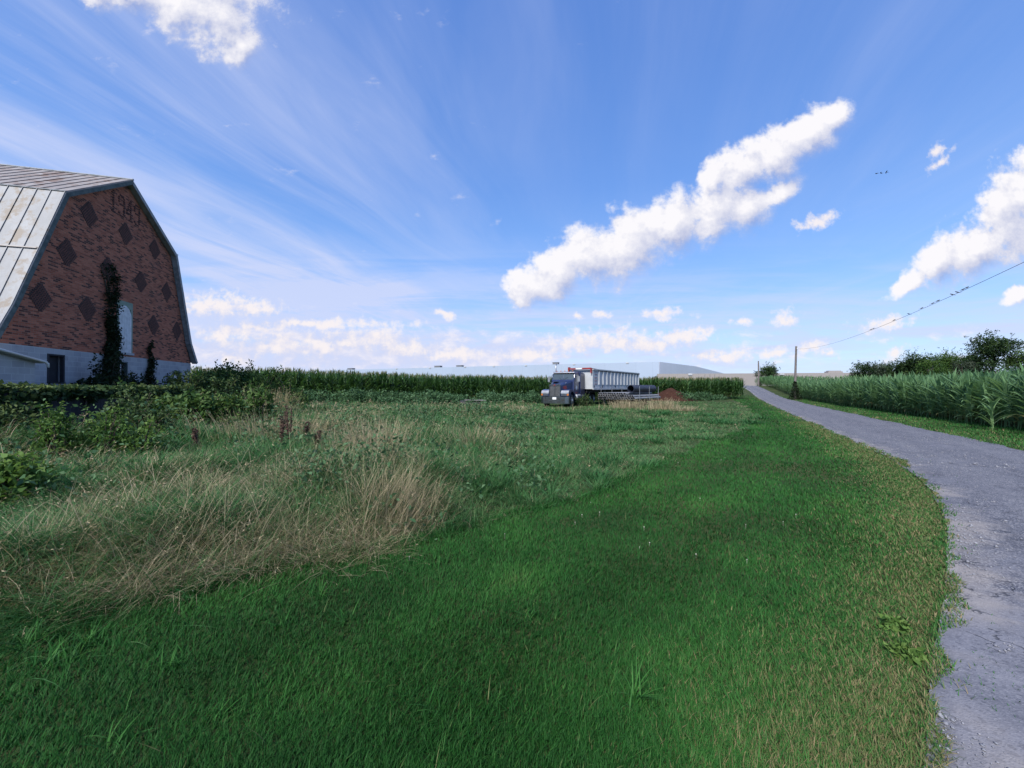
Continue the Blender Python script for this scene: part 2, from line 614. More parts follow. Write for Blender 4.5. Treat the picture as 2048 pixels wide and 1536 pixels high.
def lane_fn(N):
    uvn = N.n('ShaderNodeAttribute', attribute_name='across').outputs['Fac']
    co = oco(N)
    big = N.noise(co, 0.55, 4, 0.6, 0.4)
    mid = N.noise(co, 3.5, 5, 0.65)
    vor = N.n('ShaderNodeTexVoronoi', {'Vector': co, 'Scale': 95.0})
    vor2 = N.n('ShaderNodeTexVoronoi', {'Vector': co, 'Scale': 48.0})
    peb = N.mr(vor.outputs['Distance'], 0.0, 0.6)
    stone = N.xyz(vor.outputs['Color'])[0]
    stone2 = N.xyz(vor2.outputs['Color'])[1]
    # smooth old asphalt, with stones broken loose where the seal has worn off
    asph = N.ramp(mid, [(0.3, (0.130, 0.135, 0.158)), (0.55, (0.178, 0.182, 0.206)), (0.75, (0.218, 0.219, 0.238))])
    asph = N.mix(N.mr(stone, 0.55, 1.0, 0.0, 0.35), asph, (0.30, 0.30, 0.32))
    asph = N.mix(N.mr(stone2, 0.80, 0.95, 0.0, 0.55), asph, (0.09, 0.095, 0.115))
    grav = N.ramp(stone, [(0.0, (0.05, 0.054, 0.072)), (0.35, (0.12, 0.125, 0.148)), (0.75, (0.205, 0.21, 0.235)), (1.0, (0.36, 0.355, 0.35))])
    yy = N.xyz(co)[1]
    gm = N.mr(N.m('ADD', N.m('ADD', N.m('MULTIPLY', big, 0.7), N.m('MULTIPLY', mid, 0.3)), N.mr(yy, 2.4, 4.4, -0.10, 0.10)), 0.43, 0.56)
    grav = N.mix(N.mr(N.noise(co, 7.0, 5, 0.7), 0.42, 0.68, 0.0, 0.55), grav, (0.085, 0.09, 0.112))
    col = N.mix(gm, asph, grav)
    # pale dusty soil along the left edge
    dust = N.m('MULTIPLY', N.mr(N.m('ADD', uvn, N.m('MULTIPLY', N.m('SUBTRACT', mid, 0.5), 0.35)), 0.02, 0.16, 1.0, 0.0), N.mr(big, 0.42, 0.62))
    col = N.mix(N.m('MULTIPLY', dust, 0.75), col, (0.34, 0.31, 0.28))
    # wheel tracks worn smooth and a looser crown between them
    trk = N.m('ADD', N.mr(N.m('ABSOLUTE', N.m('SUBTRACT', uvn, 0.27)), 0.0, 0.14, 1.0, 0.0), N.mr(N.m('ABSOLUTE', N.m('SUBTRACT', uvn, 0.74)), 0.0, 0.14, 1.0, 0.0))
    trk = N.m('MULTIPLY', trk, N.mr(mid, 0.35, 0.65))
    col = N.mix(N.m('MULTIPLY', trk, 0.35), col, (0.25, 0.25, 0.265))
    dk_ = N.mr(N.noise(N.comb(N.m('MULTIPLY', uvn, 6.0), N.m('MULTIPLY', N.xyz(co)[1], 0.5), 0.0), 1.6, 6, 0.65), 0.52, 0.68)
    col = N.mix(N.m('MULTIPLY', dk_, 0.55), col, (0.075, 0.08, 0.10))
    # cracks
    ck = N.n('ShaderNodeTexVoronoi', {'Scale': 0.9}, feature='DISTANCE_TO_EDGE')
    N.set(ck.inputs['Vector'], N.vm('ADD', co, N.vm('SCALE', N.noise(co, 2.2, 4, 0.6, out='Color'))))
    crack = N.m('MULTIPLY', N.mr(ck.outputs['Distance'], 0.003, 0.014, 1.0, 0.0), N.mr(mid, 0.45, 0.6))
    col = N.mix(N.m('MULTIPLY', crack, 0.75), col, (0.04, 0.042, 0.05))
    h = N.m('ADD', N.m('MULTIPLY', peb, N.mr(gm, 0, 1, 0.3, 1.0)), N.m('MULTIPLY', crack, -1.5))
    col = N.mix(1.0, col, (0.80, 0.80, 0.83), 'MULTIPLY')
    return pbsdf(N, col, 0.92, bump=h, bstr=0.6, bdist=0.010, spec=0.15)


M_lane = material('lane_asphalt', lane_fn)
M_stone = worn('loose_stone', (0.16, 0.165, 0.19), (0.27, 0.27, 0.29), 9, 0.9)


def brick_fn(N):
    co = oco(N)
    x, y, z = N.xyz(co)
    v = N.comb(x, z, 0)
    bt = N.n('ShaderNodeTexBrick', {'Vector': v, 'Color1': (0, 0, 0, 1), 'Color2': (1, 1, 1, 1), 'Mortar': (0.5, 0.5, 0.5, 1), 'Scale': 1.0,
                                    'Mortar Size': 0.0075, 'Mortar Smooth': 0.1, 'Bias': 0.0, 'Brick Width': 0.213, 'Row Height': 0.0677})
    fac = bt.outputs['Fac']
    r = N.xyz(bt.outputs['Color'])[0]
    body = N.ramp(r, [(0.0, (0.060, 0.024, 0.022)), (0.16, (0.10, 0.036, 0.029)), (0.28, (0.30, 0.088, 0.050)), (0.7, (0.44, 0.142, 0.085)), (1.0, (0.50, 0.180, 0.110))])
    st = N.noise(co, 0.7, 5, 0.6)
    body = N.mix(N.mr(st, 0.45, 0.75, 0.0, 0.22), body, (0.20, 0.12, 0.11))
    body = N.mix(N.mr(N.noise(co, 40, 3), 0.3, 0.7, 0, 0.3), body, (0.12, 0.055, 0.045))
    mort = N.mix(N.noise(co, 30, 2), (0.30, 0.185, 0.14), (0.22, 0.13, 0.10))
    col = N.mix(fac, body, mort)
    return pbsdf(N, col, 0.9, bump=N.m('SUBTRACT', 1.0, fac), bstr=0.6, bdist=0.012, spec=0.2)


M_brick = material('barn_brick', brick_fn)


def block_fn(c0, c1, w=0.406, h=0.203, axis=0):
    def fn(N):
        co = oco(N)
        x, y, z = N.xyz(co)
        v = N.comb((x, y)[axis], z, 0)
        bt = N.n('ShaderNodeTexBrick', {'Vector': v, 'Color1': (0, 0, 0, 1), 'Color2': (1, 1, 1, 1), 'Mortar': (0.5, 0.5, 0.5, 1), 'Scale': 1.0,
                                        'Mortar Size': 0.009, 'Mortar Smooth': 0.2, 'Bias': 0.0, 'Brick Width': w, 'Row Height': h})
        r = N.xyz(bt.outputs['Color'])[0]
        col = N.mix(r, c0, c1)
        col = N.mix(N.mr(N.noise(co, 1.1, 6, 0.65), 0.45, 0.75, 0, 0.5), col, tuple(q * 0.6 for q in c0))
        col = N.mix(N.mr(bt.outputs['Fac'], 0, 1, 0, 0.55), col, tuple(min(1, q * 1.35) for q in c1))
        g = N.noise(co, 55, 4, 0.7)
        return pbsdf(N, col, 0.92, bump=N.m('SUBTRACT', g, bt.outputs['Fac']), bstr=0.4, bdist=0.01, spec=0.2)
    return fn


M_block = material('concrete_block', block_fn((0.30, 0.31, 0.335), (0.37, 0.38, 0.40)))
M_dblock = material('dark_concrete_block', block_fn((0.030, 0.033, 0.042), (0.045, 0.048, 0.058)))


def roof_fn(c0, c1, rust):
    def fn(N):
        co = oco(N)
        x, y, z = N.xyz(co)
        st = N.noise(N.comb(N.m('MULTIPLY', x, 0.5), N.m('MULTIPLY', y, 1.6), N.m('MULTIPLY', z, 0.5)), 1.1, 6, 0.62)
        bl = N.noise(co, 2.6, 5, 0.65)
        col = N.mix(N.mr(st, 0.35, 0.65), c0, c1)
        rm = N.mr(N.m('MULTIPLY', st, bl), 0.235, 0.34)
        col = N.mix(N.m('MULTIPLY', rm, 0.85), col, rust)
        col = N.mix(N.mr(N.noise(co, 14, 4, 0.7), 0.5, 0.75, 0, 0.35), col, tuple(q * 0.7 for q in c0))
        return pbsdf(N, col, 0.55, bump=bl, bstr=0.15, bdist=0.02, spec=0.4)
    return fn


M_roof = material('weathered_metal_roof', roof_fn((0.165, 0.172, 0.185), (0.225, 0.235, 0.25), (0.13, 0.093, 0.06)))
M_roof2 = material('rusty_metal_roof', roof_fn((0.20, 0.18, 0.17), (0.28, 0.26, 0.245), (0.14, 0.088, 0.06)))
M_trim = worn('weathered_trim', (0.30, 0.31, 0.33), (0.17, 0.19, 0.20), 5, 0.8)
M_trim_dark = worn('dark_teal_trim', (0.045, 0.065, 0.068), (0.10, 0.13, 0.13), 6, 0.8)
M_whitewood = worn('peeling_white_boards', (0.66, 0.67, 0.70), (0.48, 0.49, 0.51), 4, 0.75)
M_greenwood = worn('faded_green_frame', (0.16, 0.24, 0.19), (0.24, 0.28, 0.24), 5, 0.8)
M_dark = worn('opening_shade', (0.010, 0.012, 0.018), (0.02, 0.022, 0.03), 5, 0.8)  # near-black colour painted in for the shade inside holes and openings
M_darkbrick = worn('dark_brick', (0.045, 0.020, 0.020), (0.085, 0.036, 0.032), 8, 0.9)
M_ventbrick = worn('vent_brick', (0.15, 0.058, 0.045), (0.085, 0.036, 0.03), 8, 0.9)
M_pole = worn('grey_pole_wood', (0.10, 0.088, 0.085), (0.17, 0.15, 0.14), 6, 0.9)
M_wire = worn('wire', (0.02, 0.02, 0.025), (0.03, 0.03, 0.035), 6, 0.6)
M_bird = worn('bird', (0.015, 0.015, 0.02), (0.03, 0.03, 0.035), 20, 0.7)
M_bark = worn('bark', (0.06, 0.045, 0.035), (0.11, 0.085, 0.065), 8, 0.95)


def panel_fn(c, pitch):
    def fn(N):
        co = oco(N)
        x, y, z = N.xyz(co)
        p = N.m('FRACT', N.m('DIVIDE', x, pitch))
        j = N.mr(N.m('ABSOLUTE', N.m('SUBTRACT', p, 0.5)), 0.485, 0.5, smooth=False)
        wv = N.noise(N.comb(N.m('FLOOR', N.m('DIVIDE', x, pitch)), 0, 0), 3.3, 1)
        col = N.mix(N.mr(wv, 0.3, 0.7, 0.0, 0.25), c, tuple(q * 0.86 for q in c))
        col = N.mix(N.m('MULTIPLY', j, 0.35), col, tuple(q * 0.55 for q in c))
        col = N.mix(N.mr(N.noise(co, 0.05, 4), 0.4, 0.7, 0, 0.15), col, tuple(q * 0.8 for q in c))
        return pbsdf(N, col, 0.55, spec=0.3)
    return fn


M_ware = material('front_panels_shade_tone', panel_fn((0.30, 0.36, 0.45), 9.0))  # same white wall as the side, its bluish darker light held in the colour
M_ware_side = material('side_panels_light_tone', panel_fn((0.56, 0.585, 0.63), 9.0))  # lighter copy of that white wall, this face's light held in the colour
M_tan = material('tan_wall_panels', panel_fn((0.27, 0.245, 0.235), 7.5))
M_roofmembrane = worn('roof_membrane', (0.55, 0.56, 0.58), (0.48, 0.49, 0.5), 0.05, 0.8)
M_unit = worn('rooftop_unit', (0.10, 0.105, 0.12), (0.15, 0.155, 0.165), 1, 0.6)
M_scupper = worn('white_scupper', (0.42, 0.43, 0.45), (0.36, 0.37, 0.39), 1, 0.6)

# truck
M_navy = worn('navy_paint', (0.010, 0.020, 0.072), (0.020, 0.033, 0.090), 1.4, 0.38, coat=0.25)
M_red = worn('faded_red_paint', (0.26, 0.025, 0.025), (0.16, 0.028, 0.028), 3, 0.5)
M_chrome = worn('dull_chrome', (0.36, 0.375, 0.40), (0.24, 0.25, 0.26), 3, 0.28, 1.0)
M_alu = worn('brushed_aluminium', (0.42, 0.43, 0.45), (0.31, 0.32, 0.33), 4, 0.40, 0.8)
M_glass = material('tinted_glass', lambda N: pbsdf(N, N.mix(N.noise(oco(N), 1.5, 3), (0.03, 0.045, 0.055), (0.06, 0.08, 0.09)), 0.08, spec=0.7))
M_lamp = material('lamp_glass', lambda N: pbsdf(N, N.mix(N.noise(oco(N), 9, 3), (0.03, 0.04, 0.055), (0.09, 0.10, 0.12)), 0.15, spec=0.7))
M_amber = worn('amber_lens', (0.45, 0.16, 0.04), (0.35, 0.12, 0.03), 9, 0.3)
M_rubber = worn('tyre_rubber', (0.018, 0.018, 0.02), (0.035, 0.033, 0.03), 8, 0.9)
M_black = worn('black_metal', (0.015, 0.015, 0.018), (0.03, 0.028, 0.028), 5, 0.7)
M_white = worn('dirty_white_paint', (0.66, 0.67, 0.68), (0.54, 0.54, 0.53), 2, 0.5)
M_trailer = worn('dirty_white_trailer', (0.42, 0.44, 0.465), (0.30, 0.31, 0.32), 0.9, 0.5, lo=0.4, hi=0.75)
M_pvc = worn('white_plastic_pipe', (0.20, 0.205, 0.215), (0.14, 0.14, 0.145), 2, 0.45)
M_culv = worn('black_plastic_pipe', (0.014, 0.018, 0.035), (0.022, 0.026, 0.045), 3, 0.4)
M_dirt = material('brown_soil', lambda N: pbsdf(N, N.ramp(N.noise(oco(N), 5, 7, 0.7), [(0.3, (0.026, 0.012, 0.009)), (0.55, (0.056, 0.026, 0.018)), (0.75, (0.09, 0.048, 0.036))]),
                                                0.95, bump=N.noise(oco(N), 12, 6, 0.75), bstr=1.0, bdist=0.12, spec=0.1))
M_stalk = worn('dry_brown_stalk', (0.085, 0.045, 0.032), (0.055, 0.03, 0.022), 20, 0.9)

F_lawn = foliage('lawn_blades', [(0.0, (0.011, 0.054, 0.011)), (0.35, (0.022, 0.104, 0.019)), (0.6, (0.050, 0.160, 0.032)), (0.72, (0.085, 0.150, 0.044)), (0.85, (0.16, 0.155, 0.065)), (1.0, (0.27, 0.215, 0.115))], 0.28, 0.6, 0.14)
F_meadow = foliage('meadow_blades', [(0.0, (0.020, 0.074, 0.024)), (0.3, (0.048, 0.148, 0.048)), (0.5, (0.098, 0.190, 0.070)), (0.66, (0.18, 0.172, 0.092)), (0.82, (0.30, 0.250, 0.155)), (1.0, (0.46, 0.385, 0.26))], 0.25, 0.6, 0.08)
F_corn = foliage('corn_leaf', [(0.0, (0.050, 0.115, 0.048)), (0.4, (0.105, 0.205, 0.092)), (0.7, (0.17, 0.29, 0.125)), (0.86, (0.13, 0.185, 0.07)), (1.0, (0.33, 0.29, 0.14))], 0.42, 0.5, 0.22)
F_cornl = foliage('corn_leaf_dark', [(0.0, (0.018, 0.050, 0.013)), (0.4, (0.040, 0.098, 0.027)), (0.7, (0.072, 0.148, 0.042)), (0.88, (0.12, 0.15, 0.055)), (1.0, (0.27, 0.24, 0.13))], 0.3, 0.5, 0.3)
F_tree = foliage('tree_leaf', [(0.0, (0.010, 0.024, 0.010)), (0.5, (0.024, 0.050, 0.018)), (1.0, (0.060, 0.098, 0.028))], 0.25)
F_treeb = foliage('tree_leaf_bright', [(0.0, (0.020, 0.052, 0.012)), (0.5, (0.045, 0.095, 0.022)), (1.0, (0.095, 0.155, 0.035))], 0.3)
F_treeg = foliage('tree_leaf_grey', [(0.0, (0.035, 0.055, 0.035)), (0.5, (0.070, 0.095, 0.065)), (1.0, (0.13, 0.15, 0.11))], 0.25)
F_bush = foliage('bush_leaf', [(0.0, (0.016, 0.042, 0.012)), (0.5, (0.052, 0.108, 0.030)), (1.0, (0.14, 0.205, 0.060))], 0.3)
F_fern = foliage('fern_leaf', [(0.0, (0.030, 0.075, 0.016)), (0.5, (0.085, 0.165, 0.038)), (1.0, (0.17, 0.26, 0.070))], 0.35)
F_ivy = foliage('ivy_leaf', [(0.0, (0.012, 0.028, 0.011)), (0.5, (0.036, 0.072, 0.026)), (1.0, (0.125, 0.165, 0.058))], 0.25)
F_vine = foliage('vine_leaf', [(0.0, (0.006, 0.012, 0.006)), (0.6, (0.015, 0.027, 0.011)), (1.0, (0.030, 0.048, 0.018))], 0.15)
F_weed = foliage('weed_leaf', [(0.0, (0.026, 0.066, 0.026)), (0.5, (0.066, 0.138, 0.062)), (1.0, (0.125, 0.205, 0.105))], 0.3)

# ------------------------------------------------------------------ ground and lane
def nonuni(lo, hi, a, b, step, ratio=1.22):
    core = list(np.arange(a, b + 1e-6, step))
    up, d, v = [], step, core[-1]
    while v < hi:
        d = d * ratio; v += d; up.append(v)
    dn, d, v = [], step, core[0]
    while v > lo:
        d = d * ratio; v -= d; dn.append(v)
    return np.array(dn[::-1] + core + up)


gx = nonuni(-3500, 3500, -26, 30, 0.3, 1.15)
gy = nonuni(-200, 4500, -3, 48, 0.3, 1.1)
GX, GY = np.meshgrid(gx, gy)
GZ = ground(GX, GY)
nx_, ny_ = len(gx), len(gy)
ii = np.arange(nx_ * ny_).reshape(ny_, nx_)
q = np.stack([ii[:-1, :-1].ravel(), ii[:-1, 1:].ravel(), ii[1:, 1:].ravel(), ii[1:, :-1].ravel()], 1)
me = np_mesh('ground', np.stack([GX.ravel(), GY.ravel(), GZ.ravel()], 1), q, smooth=True)
tag(link_mesh('ground', me, M_ground), kind='structure')

nl = len(lane)
K = 15
rows, acr = [], []
for k in range(K):
    t = k / (K - 1)
    wob = 0.0
    if k == 0:
        wob = 0.10 * (fbm(lane_len * 0.9, lane_len * 0 + 3, 5) - 0.5) - 0.01
    if k == K - 1:
        wob = 0.4 * (fbm(lane_len * 0.8, lane_len * 0 + 9, 6) - 0.5)
    P = lane + ln * (t * LANE_W + wob)[:, None] if not np.isscalar(wob) else lane + ln * (t * LANE_W)
    z = ground(P[:, 0], P[:, 1]) + 0.022 + 0.035 * sin(pi * t)
    rows.append(np.stack([P[:, 0], P[:, 1], z], 1))
    acr.append(np.full(nl, t))
Vl = np.concatenate(rows)
ii = np.arange(K * nl).reshape(K, nl)
q = np.stack([ii[:-1, :-1].ravel(), ii[1:, :-1].ravel(), ii[1:, 1:].ravel(), ii[:-1, 1:].ravel()], 1)
me = np_mesh('lane', Vl, q[:, ::-1], attrs={'across': np.concatenate(acr)}, smooth=True)
tag(link_mesh('road', me, M_lane), kind='structure')


# ------------------------------------------------------------------ vegetation builders
def blades(P, az, L, Wd, lean, droop, tint, segs=3, twist=None, tip=0.0):
    """tapering curved grass blades: one numpy mesh (verts, quads, tris, tint)"""
    n = len(P)
    ax = np.stack([np.cos(az), np.sin(az), np.zeros(n)], 1)
    tw = az + np.pi / 2 if twist is None else twist
    sd_ = np.stack([np.cos(tw), np.sin(tw), np.zeros(n)], 1)
    pos = P.copy()
    vs = []
    up = np.array([0, 0, 1.0])
    for k in range(segs + 1):
        t = k / segs
        w = Wd * (1 - t ** 1.6) * 0.5
        if k < segs:
            vs.append(pos - sd_ * w[:, None])
            vs.append(pos + sd_ * w[:, None])
        else:
            vs.append(pos.copy())
        ang = lean + droop * (t + 0.5 / segs)
        pos = pos + (ax * np.sin(ang)[:, None] + up * np.cos(ang)[:, None]) * (L / segs)[:, None]
    nv = 2 * segs + 1
    Vv = np.stack(vs, 1).reshape(-1, 3)
    b = (np.arange(n) * nv)[:, None]
    qs = [b + np.array([2 * k, 2 * k + 1, 2 * k + 3, 2 * k + 2]) for k in range(segs - 1)]
    Q = np.concatenate(qs) if qs else None
    T = b + np.array([2 * segs - 2, 2 * segs - 1, 2 * segs])
    tt = np.array([k // 2 / segs for k in range(2 * segs)] + [1.0])
    tn_ = np.clip(tint[:, None] + np.asarray(tip * np.ones(n))[:, None] * tt[None, :] ** 2, 0, 1).ravel()
    return Vv, Q, T, tn_


def join(parts):
    V_, Q_, T_, A_ = [], [], [], []
    o = 0
    for v, q_, t_, a_ in parts:
        V_.append(v)
        if q_ is not None and len(q_): Q_.append(q_ + o)
        if t_ is not None and len(t_): T_.append(t_ + o)
        A_.append(a_)
        o += len(v)
    return np.concatenate(V_), (np.concatenate(Q_) if Q_ else None), (np.concatenate(T_) if T_ else None), np.concatenate(A_)


def veg(name, part, mat, parent=None, loc=(0, 0, 0)):
    v, q_, t_, a_ = part
    return link_mesh(name, np_mesh(name, v, q_, t_, {'tint': a_}), mat, parent, loc)


def leaves(P, size, tint, aspect=0.5, dirs=None, flat=0.0, r=None):
    """bent rhombic leaves, one quad each"""
    r = r or rng
    n = len(P)
    d = r.normal(size=(n, 3)) if dirs is None else dirs + r.normal(size=(n, 3)) * 0.45
    d[:, 2] *= (1 - flat)
    d /= np.linalg.norm(d, axis=1)[:, None] + 1e-9
    u = r.normal(size=(n, 3))
    u[:, 2] += 0.9
    s_ = np.cross(d, u)
    s_ /= np.linalg.norm(s_, axis=1)[:, None] + 1e-9
    nn = np.cross(s_, d)
    L = (np.asarray(size) * np.ones(n))[:, None]
    a = P
    tip = P + d * L - nn * L * 0.12
    m = P + d * L * 0.45 + nn * L * 0.08
    l = m - s_ * L * aspect * 0.5
    rr = m + s_ * L * aspect * 0.5
    Vv = np.stack([a, l, tip, rr], 1).reshape(-1, 3)
    Q = (np.arange(n) * 4)[:, None] + np.array([0, 1, 2, 3])
    return Vv, Q, None, np.repeat(tint, 4)


def polar_pts(n, r0, r1, half=R(57), r=None):
    r = r or rng
    rr = np.exp(r.uniform(math.log(r0), math.log(r1), n))
    th = r.uniform(-half, half, n)
    return rr * np.sin(th), rr * np.cos(th), rr


# ------------------------------------------------------------------ lawn
x, y, r_ = polar_pts(720000, 1.15, 75)
ld = lane_d(x, y)
md = mown_d(x, y)
edge = 0.45 * np.maximum(fbm(x * 1.3, y * 1.3, 31) - 0.48, -0.05) + 0.14 * (vnoise(x * 7, y * 7, 33) - 0.4)
left_ok = (ld < 0.02 + edge * np.clip(r_ / 6, 0.45, 0.9)) & (md > -0.15)
right_ok = (ld > LANE_W - 0.05 + edge) & (ld < LANE_W + 3.4)
strag = (ld > -0.02) & (ld < 0.7) & (rng.random(len(x)) < 0.07) & (fbm(x * 1.5, y * 1.5, 77) > 0.60)   # sprigs in the broken lane edge
keep = (left_ok | right_ok | strag) & (y > 0.6)
x, y, r_, ld, md = x[keep], y[keep], r_[keep], ld[keep], md[keep]
n = len(x)
near_lane = np.where(ld < LANE_W / 2, 0.10 * sstep(ld, -2.4, -0.8) + 0.9 * sstep(ld, -0.95, -0.05), sstep(-ld, -LANE_W - 3.0, -LANE_W) * 0.55 + 0.2)
pat = fbm(x * 0.9, y * 0.9, 41)
fine_ = fbm(x * 3.1, y * 3.1, 43)
stripe = 0.5 + 0.5 * np.sin(2 * pi * (ld + 0.25 * (vnoise(x * 0.4, y * 0.4, 46) - 0.5)) / 1.25) * sstep(-ld, 0.4, 1.2)
tint = 0.27 + 0.58 * (pat - 0.5) + 0.28 * (fine_ - 0.5) + 0.14 * (stripe - 0.5) + rng.normal(0, 0.10, n)
dry = near_lane * (0.30 + 0.9 * fbm(x * 1.3, y * 1.3, 47)) * 0.72 + 0.30 * sstep(fbm(x * 0.5 + 9, y * 0.5, 49), 0.55, 0.75) * near_lane
tint = np.clip(tint + np.where(rng.random(n) < dry * 1.15, 0.40 * rng.random(n) + 0.10, 0) + 0.10 * near_lane, 0, 1)
L = rng.uniform(0.035, 0.075, n) * (0.75 + 0.5 * pat) * np.clip(1 - 0.30 * near_lane, 0.5, 1)
L *= 1 + 0.9 * sstep(md, 0.25, -0.05) * (r_ < 9)
L *= np.clip(r_ / 10, 1, 1.6)
strg = (ld > 0.15) & (ld < LANE_W - 0.2)
L = np.where(strg, L * 0.7, L)
tint = np.where(strg, np.minimum(tint, 0.5), tint)
Wd = 0.0038 * np.clip(r_ / 2.2, 1, None) ** 0.85 * rng.uniform(0.7, 1.3, n)
az = 1.05 + 0.5 * (stripe - 0.5) + 4.0 * (vnoise(x * 0.9, y * 0.9, 51) - 0.5) + rng.normal(0, 1.6, n)
P = np.stack([x, y, ground(x, y) - 0.004], 1)
P[:, 2] += np.where((ld > -0.02) & (ld < LANE_W), 0.024, 0)
o = veg('lawn_grass', blades(P, az, L, Wd, rng.uniform(0.1, 0.55, n), rng.uniform(0.2, 1.2, n), tint, 2, az + pi / 2 + rng.normal(0, 0.5, n)), F_lawn)
tag(o, 'short dark green mown grass between the rough meadow and the lane', 'grass', kind='stuff')

# dry turf along the broken edge of the lane
m_ = 110000
ye = np.exp(rng.uniform(math.log(1.1), math.log(18), m_))
xe = np.interp(ye, lane[:, 1], lane[:, 0]); nxe = np.interp(ye, lane[:, 1], ln[:, 0])
dd = -np.abs(rng.normal(0, 0.42, m_)) + (0.5 * (fbm(xe * 1.1, ye * 1.1, 35) - 0.5) + 0.22 * (vnoise(xe * 4.5, ye * 4.5, 36) - 0.5)) * np.clip(ye / 5, 0.45, 0.9)
x = xe + dd / nxe
k_ = (rng.random(m_) < 0.35 + 0.9 * fbm(x * 1.2, ye * 1.2, 39)) & (dd > -1.4)
x, y, dd = x[k_], ye[k_], dd[k_]
n = len(x); r_ = np.hypot(x, y)
az = rng.uniform(0, 2 * pi, n)
tint = np.clip(np.where(rng.random(n) < 0.76, rng.uniform(0.66, 1.0, n), rng.uniform(0.25, 0.6, n)), 0, 1)
o = veg('dry_edge_turf', blades(np.stack([x, y, ground(x, y) + np.where(dd > 0, 0.02, -0.004)], 1), az, rng.uniform(0.025, 0.06, n) * np.clip(r_ / 8, 1, 1.6), 0.0034 * np.clip(r_ / 2.2, 1, None) ** 0.85 * rng.uniform(0.7, 1.3, n),
                              rng.uniform(0.4, 1.3, n), rng.uniform(0.2, 1.0, n), tint, 2, az + pi / 2 + rng.normal(0, 0.5, n)), F_lawn)
tag(o, 'dry yellow-brown turf fringing the left edge of the lane', 'grass', kind='stuff')

# longer tufts and odd tall blades standing out of the mown lawn
parts = []
r2 = np.random.default_rng(3)
for (px, py, m_, hh) in [(1270, 1400, 30, 0.20), (690, 1240, 14, 0.12), (345, 1330, 18, 0.14), (240, 1480, 14, 0.14), (560, 1255, 12, 0.12), (1060, 1240, 12, 0.12),
                         (930, 1110, 14, 0.12), (120, 1330, 22, 0.16), (60, 1290, 26, 0.18), (180, 1290, 20, 0.16), (640, 1190, 16, 0.15), (980, 1085, 16, 0.14), (860, 1420, 8, 0.14),
                         (1480, 1420, 12, 0.10), (430, 1440, 10, 0.13), (1600, 1290, 10, 0.08)]:
    Y = EYE * F / (py - 775); X = (px - 1024) / F * Y
    pp = np.stack([X + r2.normal(0, 0.03, m_), Y + r2.normal(0, 0.03, m_), np.full(m_, gz(X, Y))], 1)
    parts.append(blades(pp, r2.uniform(0, 2 * pi, m_), r2.uniform(0.5, 1.0, m_) * hh * 1.3, np.full(m_, 0.007), r2.uniform(0.2, 1.0, m_), r2.uniform(0.3, 1.0, m_),
                        r2.uniform(0.35, 0.62, m_), 4))
m_ = 900
x, y, r_ = polar_pts(m_, 1.3, 9, r=r2)
k_ = (lane_d(x, y) < -0.3) & (mown_d(x, y) > 0)
x, y = x[k_], y[k_]; m_ = len(x)
parts.append(blades(np.stack([x, y, ground(x, y)], 1), r2.uniform(0, 2 * pi, m_), r2.uniform(0.08, 0.15, m_), np.full(m_, 0.004), r2.uniform(0.1, 0.9, m_), r2.uniform(0.2, 0.9, m_), r2.uniform(0.3, 0.85, m_), 3))
o = veg('tall_grass_blades', join(parts), F_lawn)
tag(o, 'longer pale blades and small tufts sticking out of the mown lawn', 'grass', kind='stuff')

# clover heads
m_ = 170
x, y, r_ = polar_pts(m_, 3.2, 18, r=r2)
k_ = (lane_d(x, y) < -1.0) & (mown_d(x, y) > 0.05) & (fbm(x * 0.7, y * 0.7, 61) > 0.55)
x, y = x[k_], y[k_]
mb = MB()
for a, b in zip(x, y):
    z = gz(a, b) + random.uniform(0.030, 0.055)
    s_ = random.uniform(0.004, 0.007)
    mb.lathe([(s_ * 0.3, -s_), (s_, -s_ * 0.2), (s_ * 0.8, s_ * 0.6), (s_ * 0.2, s_)], (a, b, z), n=6)
    mb.tube([(a, b, z - 0.07), (a, b, z - s_)], 0.0012, 3, False)
M_clover = worn('clover_flower', (0.40, 0.39, 0.34), (0.30, 0.27, 0.22), 40, 0.9)
tag(mb.build('clover_flowers', M_clover), 'tiny white clover heads dotted over the mown lawn', 'flowers', kind='stuff')

# ------------------------------------------------------------------ rough meadow
def meadow_height(x, y):
    tall = 1 - sstep(x, 0.2 + 0.06 * y - 2.2, 1.2 + 0.10 * y)
    h = 0.13 + 0.24 * tall
    h = h * (0.55 + 0.9 * fbm(x * 0.55, y * 0.55, 71))
    return h, tall


def meadow_ok(x, y):
    a_, b_ = barn_ab(x, y)
    corn_edge = 35.2 + 0.29 * (x + 25)
    return (mown_d(x, y) < 0.05) & (lane_d(x, y) < -0.2) & (y < corn_edge) & ~((b_ > -4.9) & (a_ < 1.5)) & (b_ < -1)


def dryness(x, y, tall):
    pat = fbm(x * 0.62 + 3, y * 0.62, 73)
    pat2 = fbm(x * 2.0, y * 2.0, 75)
    band_ = 0.16 * np.exp(-((y - 27.5 - 0.08 * x) / 2.5) ** 2) * (x < 13)
    md = mown_d(x, y)
    rim = 0.18 * np.exp(-((md + 0.35) / 0.45) ** 2) * (y < 7)
    return sstep(pat * 0.62 + pat2 * 0.38 + 0.17 * tall - 0.09 + band_ + rim - 0.09, 0.50, 0.72)


